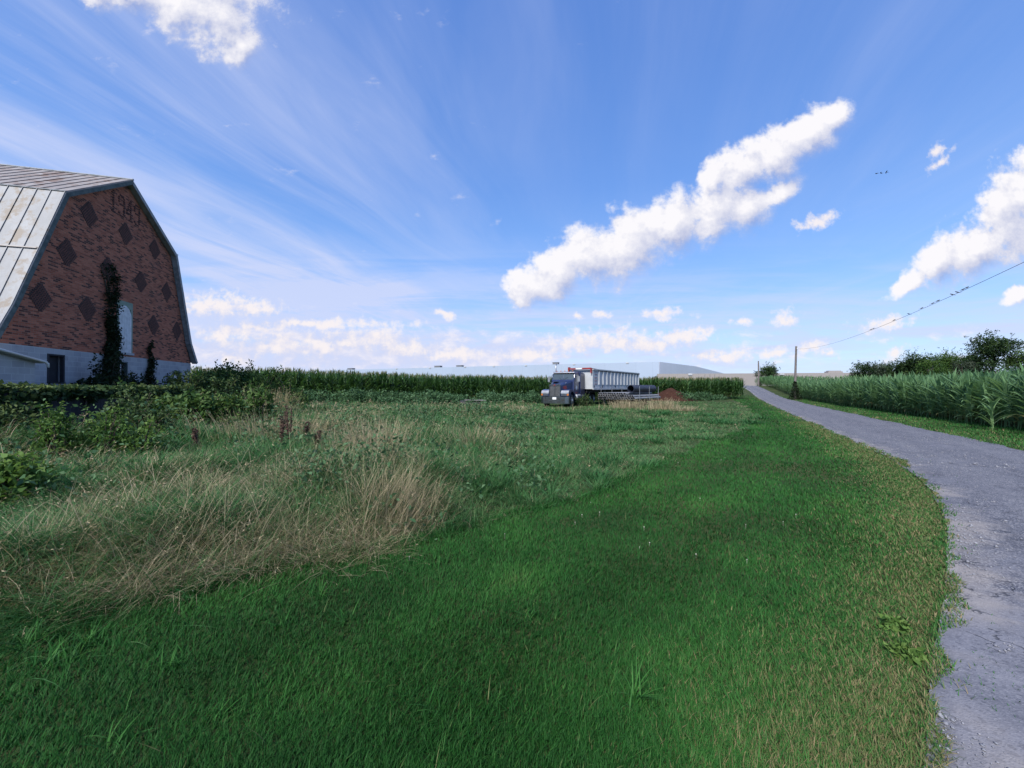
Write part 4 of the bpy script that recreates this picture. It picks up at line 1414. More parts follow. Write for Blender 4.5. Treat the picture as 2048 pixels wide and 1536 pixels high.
bush('bramble', 'loose arching bramble sprawling before the middle of the dark wall', 'bramble', [(-9.2, 9.3, 0.7, 0.5, 0.75, 700), (-9.9, 10.1, 0.6, 0.5, 1.05, 500), (-8.5, 9.0, 0.6, 0.5, 0.5, 500)], F_ivy, 0.10, seed=21)
bush('bramble', 'low bramble tangle in the shade at the left end of the dark wall', 'bramble', [(-9.6, 7.3, 0.7, 0.4, 0.6, 600), (-10.3, 7.9, 0.7, 0.4, 0.75, 500)], F_ivy, 0.10, seed=22)
bush('weed_plant', 'yellow-green leafy weed cut by the left edge of the photo', 'weed', [(-6.0, 4.55, 0.42, 0.4, 0.50, 700), (-6.5, 4.4, 0.5, 0.4, 0.55, 700)], F_fern, 0.10, seed=8)
bush('weed_plant', 'dark low weed patch in the matted grass left of the clumps', 'weed', [(-4.3, 8.2, 0.6, 0.4, 0.34, 500)], F_weed, 0.08, seed=9)
bush('weed_plant', 'dark green plant hugging the trailer hitch beside the truck', 'weed', [(6.6, 34.3, 0.8, 0.6, 1.05, 600), (5.8, 33.8, 0.6, 0.5, 0.8, 400)], F_ivy, 0.13, seed=10)
bush('plantain_weed', 'broad-leaved green weed at the dry edge of the asphalt', 'weed', [(2.33, 2.30, 0.075, 0.07, 0.045, 60), (2.52, 2.56, 0.07, 0.06, 0.04, 45)], F_fern, 0.05, seed=11)


# retaining wall with ivy
rw = thing('retaining_wall', 'dark block retaining wall below the barn, half hidden by ivy', 'wall', (*barn_pt(-6, -4.5), gz(*barn_pt(-6, -4.9))), BT)
mb = MB()
mb.box(-9, 6.9, -0.16, 0.16, -0.5, 1.06)
mb.build('wall_body', M_dblock, rw, bevel=0.01)
mb = MB()
for k in range(26):
    x0 = -9 + k * 0.612
    mb.box(x0 + 0.004, x0 + 0.606, -0.20, 0.20, 1.063, 1.12)
mb.build('coping', M_dblock, rw, bevel=0.012)
r = np.random.default_rng(77)
n = 15000
a = r.uniform(-14, 1.2, n)
top = 1.08 + gz(*barn_pt(-6, -4.9))
hang = r.beta(1, 1.7, n) * (0.12 + 2.1 * fbm(a * 0.9, a * 0 + 2, 19) ** 2.0)
bb_ = -4.5 - 0.17 - np.abs(r.normal(0, 0.10, n)) * (1 - hang * 0.5)
ontop = r.random(n) < 0.55
bb_ = np.where(ontop, -4.5 + r.uniform(-0.35, 1.5, n), bb_)
lumpz = 0.5 * sstep(fbm(a * 0.55, a * 0 + 5, 37), 0.3, 0.75) * fbm(a * 1.3, bb_ * 1.3, 23)
zz = np.where(ontop, top + lumpz * r.uniform(0.2, 1.25, n), top - hang)
P = np.stack([BO[0] + BS[0] * a + BI[0] * bb_, BO[1] + BS[1] * a + BI[1] * bb_, zz], 1)
ivy = thing('ivy', 'yellow-green ivy carpeting and hanging over the top of the dark wall', 'ivy', (*barn_pt(-6, -4.5), top))
o = veg('foliage', leaves(P - np.array(ivy.location), r.uniform(0.07, 0.14, n), np.clip(fbm(a * 1.1, bb_ * 1.4 + zz, 29) * 1.3 - 0.15 + np.where(ontop, 0.15, -0.15) + r.normal(0, 0.12, n), 0, 1), 0.75, r=r), F_ivy, ivy)
mb = MB()
for k in range(14):
    a0 = r.uniform(-12, 0.5)
    p0 = barn_pt(a0, -4.9); p1 = barn_pt(a0 + r.uniform(-0.6, 0.6), -4.74); p2 = barn_pt(a0 + r.uniform(-0.9, 0.9), -4.3)
    L0 = Vector(ivy.location)
    mb.tube([Vector((*p0, gz(*p0))) - L0, Vector((*p1, top - 0.3)) - L0, Vector((*p2, top + 0.08)) - L0], [0.014, 0.011, 0.007], 5)
mb.build('stems', M_bark, ivy)

# ------------------------------------------------------------------ the barn
GW = 11.25                      # gable width
MID = GW / 2
FZ0, FZ1 = 1.0, 3.05            # foundation
barn = thing('brick_barn', 'gambrel-roofed brick barn with diamond brick vents and a block foundation', 'barn', (BO[0], BO[1], FZ0), BT)
Z = lambda z: z - FZ0
BLEN = 24.0
OV = 0.25
APX = 11.17


def gable_poly(_):
    L_ = [(0.02, FZ1), (0.36, 4.25), (2.22, 8.78), (5.66, APX - 0.10), (9.16, 8.78), (10.66, 4.15), (11.20, FZ1)]
    return [(x_, Z(z_)) for x_, z_ in L_]


# brick gable with an opening for the loft door: pieces round the hole butt end to end
DX0, DX1, DZ0, DZ1 = 5.10, 6.12, 3.22, 5.58
mb = MB()
mb.prism(gable_poly(0.12), 'y', 0.0, 0.25)
mb.build('gable_wall', M_brick, barn)
mb = MB()
mb.prism(gable_poly(0.12), 'y', BLEN - 0.25, BLEN)
mb.build('rear_gable_wall', M_brick, barn)
# foundation with openings
WIN = [(1.72, 2.45, 1.75, 2.84), (5.28, 5.86, 1.85, 2.80), (9.40, 10.25, 1.55, 2.53)]
mb = MB()
xs_ = [0.0]
for (a, b, c, d) in WIN:
    mb.box(xs_[-1], a, 0.005, 0.30, 0, Z(FZ1) - 0.004)
    mb.box(a, b, 0.005, 0.30, 0, Z(c))
    mb.box(a, b, 0.005, 0.30, Z(d), Z(FZ1) - 0.004)
    xs_.append(b)
mb.box(xs_[-1], GW, 0.005, 0.30, 0, Z(FZ1) - 0.004)
mb.box(0.0, 0.30, 0.302, BLEN, 0, Z(FZ1) - 0.004)
mb.box(GW - 0.30, GW, 0.302, BLEN, 0, Z(FZ1) - 0.004)
mb.build('foundation', M_block, barn)
for i, (a, b, c, d) in enumerate(WIN):
    w = MB()
    fr = 0.06
    w.box(a, a + fr, -0.012, 0.10, Z(c), Z(d)).box(b - fr, b, -0.012, 0.10, Z(c), Z(d)).box(a + fr, b - fr, -0.012, 0.10, Z(d) - fr, Z(d)).box(a + fr, b - fr, -0.012, 0.10, Z(c), Z(c) + fr)
    wo_ = w.build('window', M_trim_dark if i else M_dark, barn)
    MB().box(a + fr, b - fr, 0.16, 0.19, Z(c), Z(d)).build('opening', M_dark, wo_)  # solid near-black panel, the unlit interior put into its colour
    if i == 1:
        MB().box(a + fr, a + 0.24, 0.05, 0.09, Z(c) + fr, Z(d) - fr).build('board', M_whitewood, wo_)
    if i == 2:
        pl = [(a + 0.12, Z(c) + fr)] + [(a + 0.12 + 0.46 * (1 - cos(t)) / 2, Z(c) + fr + 0.30 + 0.42 * sin(t)) for t in np.linspace(0, pi, 9)] + [(a + 0.58, Z(c) + fr)]
        MB().prism(pl, 'y', 0.06, 0.10).build('board', M_white, wo_)
# loft door
d_ = MB().box(DX0, DX0 + 0.09, -0.035, -0.002, Z(DZ0), Z(DZ1)).box(DX1 - 0.14, DX1, -0.035, -0.002, Z(DZ0), Z(DZ1)).box(DX0 + 0.09, DX1 - 0.14, -0.035, -0.002, Z(DZ1) - 0.32, Z(DZ1))
door = d_.build('loft_door', M_greenwood, barn)
pl = [(DX0 + 0.09, Z(DZ0)), (DX1 - 0.14, Z(DZ0)), (DX1 - 0.14, Z(DZ1) - 0.62), (DX1 - 0.28, Z(DZ1) - 0.34), (DX1 - 0.50, Z(DZ1) - 0.20), (DX0 + 0.30, Z(DZ1) - 0.22), (DX0 + 0.09, Z(DZ1) - 0.42)]
mb = MB().prism(pl, 'y', -0.065, -0.038)
for k in range(1, 5):
    mb.box(DX0 + 0.09 + k * 0.158, DX0 + 0.097 + k * 0.158, -0.070, -0.066, Z(DZ0) + 0.02, Z(DZ1) - 0.66)
mb.build('door_boards', M_whitewood, door)
MB().box(DX0 - 0.05, DX1 + 0.05, -0.08, -0.002, Z(DZ0) - 0.10, Z(DZ0) - 0.003).build('sill', M_block, door)

# diamond vents: projecting headers over stepped dark plates, shade of the holes as colour
def vent(a, z, hw=0.44, hh=0.475):
    rows = int(hh / 0.0677)
    dk, pr = MB(), MB()
    rh = 0.0677
    for k in range(-rows, rows + 1):
        wd = hw * (1 - abs(k) / (rows + 1)) + 0.03
        zc_ = Z(z + k * rh)
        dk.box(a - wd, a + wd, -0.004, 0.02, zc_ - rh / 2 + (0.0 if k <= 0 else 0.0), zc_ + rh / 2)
        zb = zc_ + (rh / 2 if k < 0 else -rh / 2)
        pr.box(a - wd, a + wd, -0.020, -0.0045, zc_ - 0.011, zc_ + 0.011)
        if k < rows:
            wn = min(wd, hw * (1 - abs(k + 1) / (rows + 1)) + 0.03)
            for j in range(-7, 8):
                xc = a + j * 0.105 + 0.0525 * (k % 2)
                if abs(xc - a) <= wn:
                    pr.box(xc - 0.021, xc + 0.021, -0.020, -0.0045, zc_ + 0.0111, zc_ + rh - 0.0111)
    o = pr.build('diamond_vent', M_ventbrick, barn)
    dk.build('slot_shade', M_dark, o)  # flat dark plate painted as hole shade, no real holes behind


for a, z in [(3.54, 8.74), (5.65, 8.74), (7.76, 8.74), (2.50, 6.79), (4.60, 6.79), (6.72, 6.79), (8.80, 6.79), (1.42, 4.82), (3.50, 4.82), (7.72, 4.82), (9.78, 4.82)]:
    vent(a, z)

# the date 1949 picked out in projecting dark bricks near the apex
DIG = {'1': ["00100", "01100", "00100", "00100", "00100", "00100", "00100", "00100", "00100", "01110"],
       '9': ["01110", "10001", "10001", "10001", "01111", "00001", "00001", "00001", "10001", "01110"],
       '4': ["00010", "00110", "00110", "01010", "01010", "10010", "11111", "00010", "00010", "00111"]}
for i, ch in enumerate("1949"):
    mb = MB()
    for r0, row in enumerate(DIG[ch]):
        for c0, b in enumerate(row):
            if b == '1':
                x0 = 4.66 + i * 0.51 + c0 * 0.080
                z0 = Z(10.40 - r0 * 0.102)
                mb.box(x0, x0 + 0.079, -0.024, 0.02, z0 - 0.066, z0 - 0.004)
    mb.build('date_numeral', M_darkbrick, barn)

# roof: four sheets each with a flare strip, standing seams, rake boards
prof_l = [(-0.46, 3.12), (0.15, 4.30), (2.10, 8.95), (5.66, APX + 0.08)]
prof_r = [(11.48, 3.10), (10.80, 4.20), (9.27, 8.95), (5.66, APX + 0.08)]


def slab(mb, p, q_, th, y0, y1):
    """sheet between two profile points, thickened along its normal"""
    d = Vector((q_[0] - p[0], q_[1] - p[1])).normalized()
    nrm = Vector((-d.y, d.x))
    if nrm.y < 0: nrm = -nrm
    a, b = Vector((p[0], Z(p[1]))), Vector((q_[0], Z(q_[1])))
    a2, b2 = a + nrm * th, b + nrm * th
    mb.prism([tuple(a), tuple(b), tuple(b2), tuple(a2)], 'y', y0, y1)
    return a2, b2, nrm


for side, prof in (('l', prof_l), ('r', prof_r)):
    for nm, segs_, mt in (('lower_roof', [(0, 1), (1, 2)], M_roof), ('upper_roof', [(2, 3)], M_roof2)):
        mb = MB()
        for (i, j) in segs_:
            a2, b2, nrm = slab(mb, prof[i], prof[j], 0.03, -OV, BLEN + OV)
            y = -OV + 0.02
            k = 0
            while y < BLEN:
                a3, b3 = a2 + nrm * 0.002, b2 + nrm * 0.002
                mb.prism([tuple(a3), tuple(b3), tuple(b3 + nrm * 0.024), tuple(a3 + nrm * 0.024)], 'y', y, y + 0.020)
                y += 0.41
        mb.build(nm, mt, barn)
        if nm == 'lower_roof' and side == 'l':
            t_ = 0.46
            p = prof[1]; q_ = prof[2]
            pm = (p[0] + (q_[0] - p[0]) * t_, p[1] + (q_[1] - p[1]) * t_)
            d = Vector((q_[0] - p[0], q_[1] - p[1])).normalized()
            lap = MB()
            slab(lap, (pm[0] - 0.036, pm[1] + 0.0), (pm[0] - 0.036 + d.x * 0.05, pm[1] + d.y * 0.05), 0.045, -OV + 0.05, BLEN)
            lap.build('sheet_lap', M_roof2, barn)
# ridge cap and break flashing
MB().tube([(5.66, -OV - 0.02, Z(APX + 0.13)), (5.66, BLEN + OV, Z(APX + 0.13))], 0.05, 8).build('ridge_cap', M_trim, barn)
fl = MB()
for p in (prof_l[2], prof_r[2]):
    sx = -1 if p[0] < MID else 1
    fl.box(p[0] + sx * 0.015 - 0.04, p[0] + sx * 0.015 + 0.05, -OV - 0.01, BLEN + OV, Z(p[1]) + 0.028, Z(p[1]) + 0.062)
fl.build('break_flashing', M_trim, barn)


def rake(prof, mt, mt2):
    mb, so = MB(), MB()
    for i in range(3):
        a = Vector((prof[i][0], Z(prof[i][1]) - 0.004)); b = Vector((prof[i + 1][0], Z(prof[i + 1][1]) - 0.004))
        d = (b - a).normalized(); nrm = Vector((-d.y, d.x))
        if nrm.y < 0: nrm = -nrm
        w = 0.15
        mb.prism([tuple(a), tuple(b), tuple(b - nrm * w), tuple(a - nrm * w)], 'y', -OV - 0.004, -OV + 0.03)
        so.prism([tuple(a - nrm * 0.10), tuple(b - nrm * 0.10), tuple(b - nrm * 0.13), tuple(a - nrm * 0.13)], 'y', -OV + 0.034, -0.002)
    return mb, so


m1, s1 = rake(prof_l, None, None)
m1.build('bargeboard', M_trim_dark, barn)
s1.build('soffit', M_trim, barn)
m2, s2 = rake(prof_r, None, None)
m2.build('bargeboard', M_trim, barn)
s2.build('soffit', M_trim, barn)

# block annex whose white-edged roof slopes down before the foundation
ax0 = thing('block_annex', 'low concrete block annex with a white roof edge against the left end of the barn', 'annex', (*barn_pt(0.0, -1.0), FZ0), BT)
mb = MB()
mb.prism([(-6.0, 0), (-0.26, 0), (-0.26, 1.40), (-6.0, 2.49)], 'y', -0.10, 0.99)
mb.build('annex_wall', M_block, ax0)
mb = MB()
mb.prism([(-0.12, 1.385), (-6.0, 2.50), (-6.0, 2.57), (-0.12, 1.455)], 'y', -0.22, 0.985)
mb.build('annex_roof', M_white, ax0, bevel=0.01)
mb = MB()
mb.tube([(-0.10, -0.27, 1.42), (-6.0, -0.27, 2.54)], 0.045, 8)
mb.tube([(-0.16, -0.27, 1.43), (-0.04, -0.27, 1.38), (-0.03, -0.27, 1.26)], 0.038, 8)
mb.build('gutter_pipe', M_white, ax0, smooth=True)

# vines on the barn
def wall_vine(label, segs_, size, seed, mat_=None):
    """segs_: (a0,z0,a1,z1,half width 0, half width 1, leaves)"""
    r = np.random.default_rng(seed)
    a0, z0 = segs_[0][0], segs_[0][1]
    x0, y0 = barn_pt(a0, -0.08)
    t = thing('wall_vine', label, 'vine', (x0, y0, z0))
    parts, mb = [], MB()
    for (a, z, a2, z2, w0, w1, n) in segs_:
        f = r.random(n)
        w = w0 + (w1 - w0) * f
        aa = a + (a2 - a) * f + r.uniform(-1, 1, n) * w * r.uniform(0.85, 1.15, n) + 0.10 * np.sin(f * 9 + seed)
        zz = z + (z2 - z) * f + r.normal(0, 0.05, n)
        bo = -0.05 - np.abs(r.normal(0, 1, n)) * (0.05 + w * 0.25)
        P = np.stack([BO[0] + BS[0] * aa + BI[0] * bo - x0, BO[1] + BS[1] * aa + BI[1] * bo - y0, zz - z0], 1)
        parts.append(leaves(P, size * r.uniform(0.6, 1.2, n), np.clip(r.normal(0.5, 0.25, n), 0, 1), 0.75, r=r))
        for k in range(3):
            da = r.normal(0, 1, 5) * np.linspace(w0, w1, 5) * 0.4
            pts = []
            for j in range(5):
                g = j / 4
                px_, py_ = barn_pt(a + (a2 - a) * g + da[j], -0.03)
                pts.append((px_ - x0, py_ - y0, z + (z2 - z) * g - z0))
            mb.tube(pts, [0.022, 0.018, 0.014, 0.010, 0.006], 5)
    veg('foliage', join(parts), mat_ or F_vine, t)
    mb.build('stems', M_bark, t)


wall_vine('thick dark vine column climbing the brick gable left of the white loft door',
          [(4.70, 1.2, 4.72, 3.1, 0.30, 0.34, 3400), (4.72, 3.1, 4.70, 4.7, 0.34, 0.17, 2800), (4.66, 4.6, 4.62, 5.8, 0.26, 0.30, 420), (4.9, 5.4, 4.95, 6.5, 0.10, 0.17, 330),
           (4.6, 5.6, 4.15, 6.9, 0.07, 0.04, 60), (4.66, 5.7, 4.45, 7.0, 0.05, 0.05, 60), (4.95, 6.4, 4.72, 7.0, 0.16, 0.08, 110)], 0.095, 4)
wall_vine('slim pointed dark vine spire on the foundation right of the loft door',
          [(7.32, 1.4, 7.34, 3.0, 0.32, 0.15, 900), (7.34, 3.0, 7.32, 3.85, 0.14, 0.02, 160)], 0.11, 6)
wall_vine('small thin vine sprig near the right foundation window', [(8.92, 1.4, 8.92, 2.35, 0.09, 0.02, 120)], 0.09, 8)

# ------------------------------------------------------------------ truck
def wheel(name, parent, x_, y_, z_, rad_, wd, outer, rimmat):
    """wheel with axle along y; outer = side (+1/-1) on which the rim shows"""
    prof = [(rad_ * 0.56, -wd / 2), (rad_ * 0.9, -wd / 2), (rad_, -wd * 0.36), (rad_, wd * 0.36), (rad_ * 0.9, wd / 2), (rad_ * 0.56, wd / 2)]
    t = MB().lathe(prof, (x_, y_, z_), 'y', 24, True).build(name, M_rubber, parent, smooth=False)
    o_ = outer * wd / 2
    rim = MB().lathe([(rad_ * 0.58, o_ - outer * 0.02), (rad_ * 0.56, o_ + outer * 0.004), (rad_ * 0.46, o_ + outer * 0.002), (rad_ * 0.36, o_ - outer * 0.07 + outer * 0.075), (rad_ * 0.2, o_ + outer * 0.03), (rad_ * 0.16, o_ + outer * 0.07)], (x_, y_, z_), 'y', 20, True)
    for k in range(10):
        a = 2 * pi * k / 10
        rim.box(x_ + cos(a) * rad_ * 0.28 - 0.015, x_ + cos(a) * rad_ * 0.28 + 0.015, y_ + o_ + outer * 0.01, y_ + o_ + outer * 0.045, z_ + sin(a) * rad_ * 0.28 - 0.015, z_ + sin(a) * rad_ * 0.28 + 0.015)
    rim.build('rim', rimmat, t)
    hol = MB()
    for k in range(10):
        a = 2 * pi * (k + 0.5) / 10
        hol.lathe([(0.035, o_ + outer * 0.003), (0.03, o_ + outer * 0.012)], (x_ + cos(a) * rad_ * 0.42, y_, z_ + sin(a) * rad_ * 0.42), 'y', 8)
    hol.build('hand_holes', M_black, t)
    return t


TT = R(27)
# local x runs from the bumper to the rear, local -y is the driver's side (right in the picture)
TX, TY = 3.48, 32.0
tz = gz(TX + 1, TY + 2)
truck = thing('semi_truck', 'dark navy semi truck with red flashes and a chrome bumper parked in the meadow', 'truck', (TX, TY, tz), R(90) - TT)
truck.scale = (1.03, 1.03, 1.06)
mb = MB()
mb.box(0.35, 8.0, -0.48, -0.36, 0.62, 0.88).box(0.35, 8.0, 0.36, 0.48, 0.62, 0.88)
for x0 in (0.8, 2.5, 4.6, 6.0, 7.8):
    mb.box(x0, x0 + 0.12, -0.359, 0.359, 0.66, 0.84)
mb.box(0.9, 2.6, -0.35, 0.35, 0.45, 0.655)
mb.build('chassis', M_black, truck)
# bumper: chrome, ends swept back
bp_ = MB().prism([(0.0, -0.95), (0.0, 0.95), (0.14, 1.18), (0.40, 1.22), (0.40, 1.17), (0.17, 1.13), (0.07, 0.93), (0.07, -0.93), (0.17, -1.13), (0.40, -1.17), (0.40, -1.22), (0.14, -1.18)], 'z', 0.28, 0.82)
bump = bp_.build('bumper', M_chrome, truck, bevel=0.012)
MB().box(-0.012, -0.004, -0.19, 0.13, 0.60, 0.78).build('number_plate', M_white, bump)
sl = MB()
for z0 in (0.38, 0.62):
    sl.box(-0.008, -0.002, -0.50, -0.21, z0, z0 + 0.05).box(-0.008, -0.002, 0.15, 0.44, z0, z0 + 0.05)
sl.box(-0.008, -0.002, -0.86, -0.66, 0.52, 0.62).box(-0.008, -0.002, 0.66, 0.86, 0.52, 0.62)
sl.build('bumper_slots', M_black, bump)
# hood: tapering, sloping up to the windscreen
def loft(mb, secs):
    """secs: list of (x, list of (y,z)) cross sections with equal counts"""
    n = len(secs[0][1])
    vs = [(x_, y_, z_) for x_, pr in secs for (y_, z_) in pr]
    fs = [tuple(range(n))[::-1], tuple((len(secs) - 1) * n + i for i in range(n))]
    for k in range(len(secs) - 1):
        for i in range(n):
            fs.append((k * n + i, k * n + (i + 1) % n, (k + 1) * n + (i + 1) % n, (k + 1) * n + i))
    return mb.add(vs, fs)


def hsec(w, zb, zt, rd=0.12):
    return [(-w, zb), (-w, zt - rd), (-w + rd * 0.3, zt - rd * 0.3), (-w + rd, zt), (w - rd, zt), (w - rd * 0.3, zt - rd * 0.3), (w, zt - rd), (w, zb)]


mb = MB()
loft(mb, [(0.22, hsec(0.47, 0.80, 1.76)), (0.60, hsec(0.55, 0.80, 1.84)), (1.30, hsec(0.69, 0.80, 1.97)), (2.05, hsec(0.88, 0.80, 2.12))])
hood = mb.build('hood', M_navy, truck, bevel=0.008)
mb = MB().prism([(0.95, 1.30), (1.55, 1.18), (1.80, 1.38), (1.62, 1.62), (1.35, 1.70)], 'y', -0.005, 0.0)
# red flashes on the flanks and nose of the hood follow its taper
def flank(x_, side, off=0.006):
    w = np.interp(x_, [0.22, 0.60, 1.30, 2.05], [0.47, 0.55, 0.69, 0.88])
    return side * (w + off)


for side in (-1, 1):
    mb = MB()
    pl = [(0.55, 1.50), (0.92, 1.36), (1.30, 1.18), (1.22, 1.45), (1.10, 1.70), (0.75, 1.66)]
    vs = [(x_, flank(x_, side), z_) for x_, z_ in pl] + [(x_, flank(x_, side, 0.001), z_) for x_, z_ in pl]
    n = len(pl)
    mb.add(vs, [tuple(range(n)), tuple(range(2 * n - 1, n - 1, -1))] + [(i, (i + 1) % n, n + (i + 1) % n, n + i) for i in range(n)])
    mb.build('red_flash', M_red, hood)
MB().box(0.72, 1.42, 0.05, 0.50, 1.985, 2.0).build('hood_badge_scoop', M_black, hood).rotation_euler = (0, 0, 0)
# grille
gr = MB().box(0.14, 0.215, -0.48, -0.43, 0.83, 1.78).box(0.14, 0.215, 0.43, 0.48, 0.83, 1.78).box(0.14, 0.215, -0.43, 0.43, 1.66, 1.80).box(0.14, 0.215, -0.43, 0.43, 0.83, 0.87).box(0.13, 0.20, -0.02, 0.02, 0.871, 1.659)
grille = gr.build('grille', M_chrome, truck, bevel=0.006)
mb = MB()
for k in range(24):
    y0 = -0.42 + k * 0.035
    if abs(y0 + 0.008) > 0.03:
        mb.box(0.165, 0.19, y0, y0 + 0.012, 0.872, 1.658)
mb.build('grille_bars', M_alu, grille)
MB().box(0.20, 0.213, -0.428, 0.428, 0.875, 1.655).build('grille_mesh', M_black, grille)
MB().lathe([(0.06, 0), (0.055, -0.02)], (0.138, 0, 1.73), 'x', 12).build('grille_badge', M_red, grille)
# fenders with headlamps
for side in (-1, 1):
    mb = MB()
    arch = [(0.30, 1.30), (0.18, 1.16), (0.16, 0.84), (0.50, 0.84)] + [(1.08 - 0.60 * cos(t), 0.62 + 0.60 * sin(t)) for t in np.linspace(0.36, pi - 0.2, 9)] + [(1.95, 0.74), (1.95, 0.95), (1.70, 1.18), (1.35, 1.33), (0.9, 1.40), (0.6, 1.38)]
    y0, y1 = sorted((side * 0.50, side * 1.19))
    mb.prism(arch, 'y', y0, y1)
    fd = mb.build('fender', M_navy, truck, bevel=0.02)
    cap = MB().prism([(0.275, 1.305), (0.16, 1.165), (0.148, 1.07), (0.17, 1.07), (0.185, 1.16), (0.30, 1.298)], 'y', *sorted((side * 0.52, side * 1.17)))
    cap.build('fender_trim', M_alu, fd)
    hl = MB().box(0.135, 0.158, *sorted((side * 0.56, side * 1.00)), 0.88, 1.06)
    h_ = hl.build('headlight', M_lamp, truck, bevel=0.008)
    MB().box(0.128, 0.134, *sorted((side * 0.775, side * 0.785)), 0.88, 1.06).build('headlight_bezel', M_chrome, h_)
    MB().box(0.135, 0.20, *sorted((side * 1.03, side * 1.185)), 0.90, 1.05).build('turn_signal', M_amber, truck, bevel=0.01)
# cab
mb = MB()
loft(mb, [(2.055, hsec(1.00, 0.70, 2.12, 0.06)), (2.26, hsec(1.00, 0.70, 2.34, 0.06)), (2.46, hsec(0.99, 0.70, 2.82, 0.10)), (3.55, hsec(1.0, 0.70, 2.88, 0.12))])
cab = mb.build('cab', M_navy, truck, bevel=0.008)
# two-pane windscreen lying on the sloped front
def slope_pt(y_, z_, off):
    x_ = np.interp(z_, [2.12, 2.34, 2.82], [2.055, 2.26, 2.46])
    return (x_ - off, y_, z_)


for (y0, y1) in ((-0.92, -0.02), (0.02, 0.92)):
    P8 = []
    for off in (0.002, 0.016):
        P8 += [slope_pt(y0, 2.19, off), slope_pt(y1, 2.19, off), slope_pt(y1, 2.34, off), slope_pt(y0, 2.34, off), slope_pt(y1, 2.74, off), slope_pt(y0, 2.74, off)]
    mb = MB().add(P8, [(0, 1, 2, 3), (3, 2, 4, 5), (9, 8, 7, 6), (11, 10, 8, 9), (0, 6, 7, 1), (1, 7, 8, 2), (2, 8, 10, 4), (4, 10, 11, 5), (5, 11, 9, 3), (3, 9, 6, 0)])
    mb.build('windscreen', M_glass, cab)
mb = MB()
for s_ in (-1, 1):
    mb.tube([slope_pt(0.05 * s_, 2.17, 0.03), slope_pt(0.38 * s_, 2.38, 0.035)], 0.010, 5)
mb.build('wipers', M_black, cab)
MB().hexa([(2.26, -0.98, 2.76), (2.47, -0.98, 2.80), (2.47, 0.98, 2.80), (2.26, 0.98, 2.76), (2.27, -0.98, 2.78), (2.47, -0.98, 2.86), (2.47, 0.98, 2.86), (2.27, 0.98, 2.78)]).build('sun_visor', M_alu, cab)
for k in range(5):
    MB().lathe([(0.05, 0), (0.045, 0.05), (0.02, 0.075)], (2.62, -0.72 + k * 0.36, 2.886), 'z', 8).build('marker_light', M_amber, cab)
MB().tube([(2.55, -0.55, 2.98), (3.15, -0.55, 2.98)], [0.075, 0.03], 10).build('air_horn', M_chrome, cab)
for side in (-1, 1):
    dr = MB().box(2.34, 3.30, *sorted((side * 1.003, side * 1.020)), 0.85, 2.66)
    dr = dr.build('door', M_navy, cab, bevel=0.004)
    MB().prism([(2.52, 2.02), (3.22, 2.02), (3.22, 2.58), (2.66, 2.58)], 'y', *sorted((side * 1.021, side * 1.030))).build('side_window', M_glass, dr)
    MB().lathe([(0.17, side * 1.021), (0.165, side * 1.027)], (2.72, 0, 1.52), 'y', 18).build('door_emblem', M_white, dr).scale = (1, 1, 1)
    MB().box(3.10, 3.24, *sorted((side * 1.021, side * 1.045)), 1.72, 1.76).build('handle', M_chrome, dr)
    MB().box(2.40, 2.95, *sorted((side * 1.021, side * 1.026)), 1.05, 1.17).build('red_stripe', M_red, dr)
    mr_ = MB().box(2.28, 2.34, *sorted((side * 1.24, side * 1.44)), 2.02, 2.46)
    mr_.tube([(2.31, side * 1.02, 2.55), (2.31, side * 1.34, 2.52), (2.31, side * 1.34, 1.95), (2.31, side * 1.02, 1.92)], 0.012, 6)
    mr_.build('mirror', M_alu, cab)
# sleeper
mb = MB()
loft(mb, [(3.60, hsec(1.10, 0.70, 2.86, 0.10)), (4.95, hsec(1.10, 0.70, 2.80, 0.10))])
sl_ = mb.build('sleeper', M_navy, truck, bevel=0.008)
MB().box(3.552, 3.598, -1.0, 1.0, 0.8, 2.7).build('cab_gasket', M_black, sl_)
mb = MB()
for k in range(6):
    mb.box(3.80 + k * 0.2, 3.815 + k * 0.2, -1.108, -1.101, 0.95, 2.55)
mb.build('panel_seams', M_black, sl_)
# exhaust stack on the far side
mb = MB().tube([(3.62, 1.19, 0.8), (3.62, 1.19, 3.25), (3.70, 1.20, 3.45), (3.86, 1.22, 3.58)], 0.065, 12)
stk = mb.build('exhaust_stack', M_alu, truck, smooth=True)
MB().tube([(3.62, 1.19, 1.5), (3.62, 1.19, 2.5)], 0.10, 12).build('heat_shield', M_chrome, stk)
# tanks, steps
for side in (-1, 1):
    tk = MB().lathe([(0.22, -0.62), (0.30, -0.60), (0.31, 0.60), (0.22, 0.62)], (3.1, side * 0.88, 0.72), 'x', 20).build('fuel_tank', M_alu, truck)
    mb = MB()
    for z0 in (0.45, 0.80):
        mb.box(2.55, 3.55, *sorted((side * 1.19, side * 1.26)), z0, z0 + 0.04)
    mb.build('steps', M_chrome, tk)
    MB().box(4.15, 4.95, *sorted((side * 0.60, side * 1.18)), 0.50, 0.92).build('tool_box', M_alu, truck, bevel=0.02)
for side in (-1, 1):
    wheel('front_wheel', truck, 1.08, side * 1.03, 0.50, 0.50, 0.28, side, M_alu)
    for x0 in (6.2, 7.5):
        wheel('drive_wheel', truck, x0, side * 0.98, 0.50, 0.50, 0.50, side, M_white)
    MB().prism([(5.5, 0.75), (5.62, 1.02), (5.95, 1.16), (7.8, 1.16), (8.1, 1.02), (8.25, 0.7), (8.22, 0.7), (8.06, 1.0), (7.78, 1.13), (5.97, 1.13), (5.65, 1.0), (5.53, 0.75)], 'y', *sorted((side * 0.72, side * 1.22))).build('mudguard', M_black, truck)
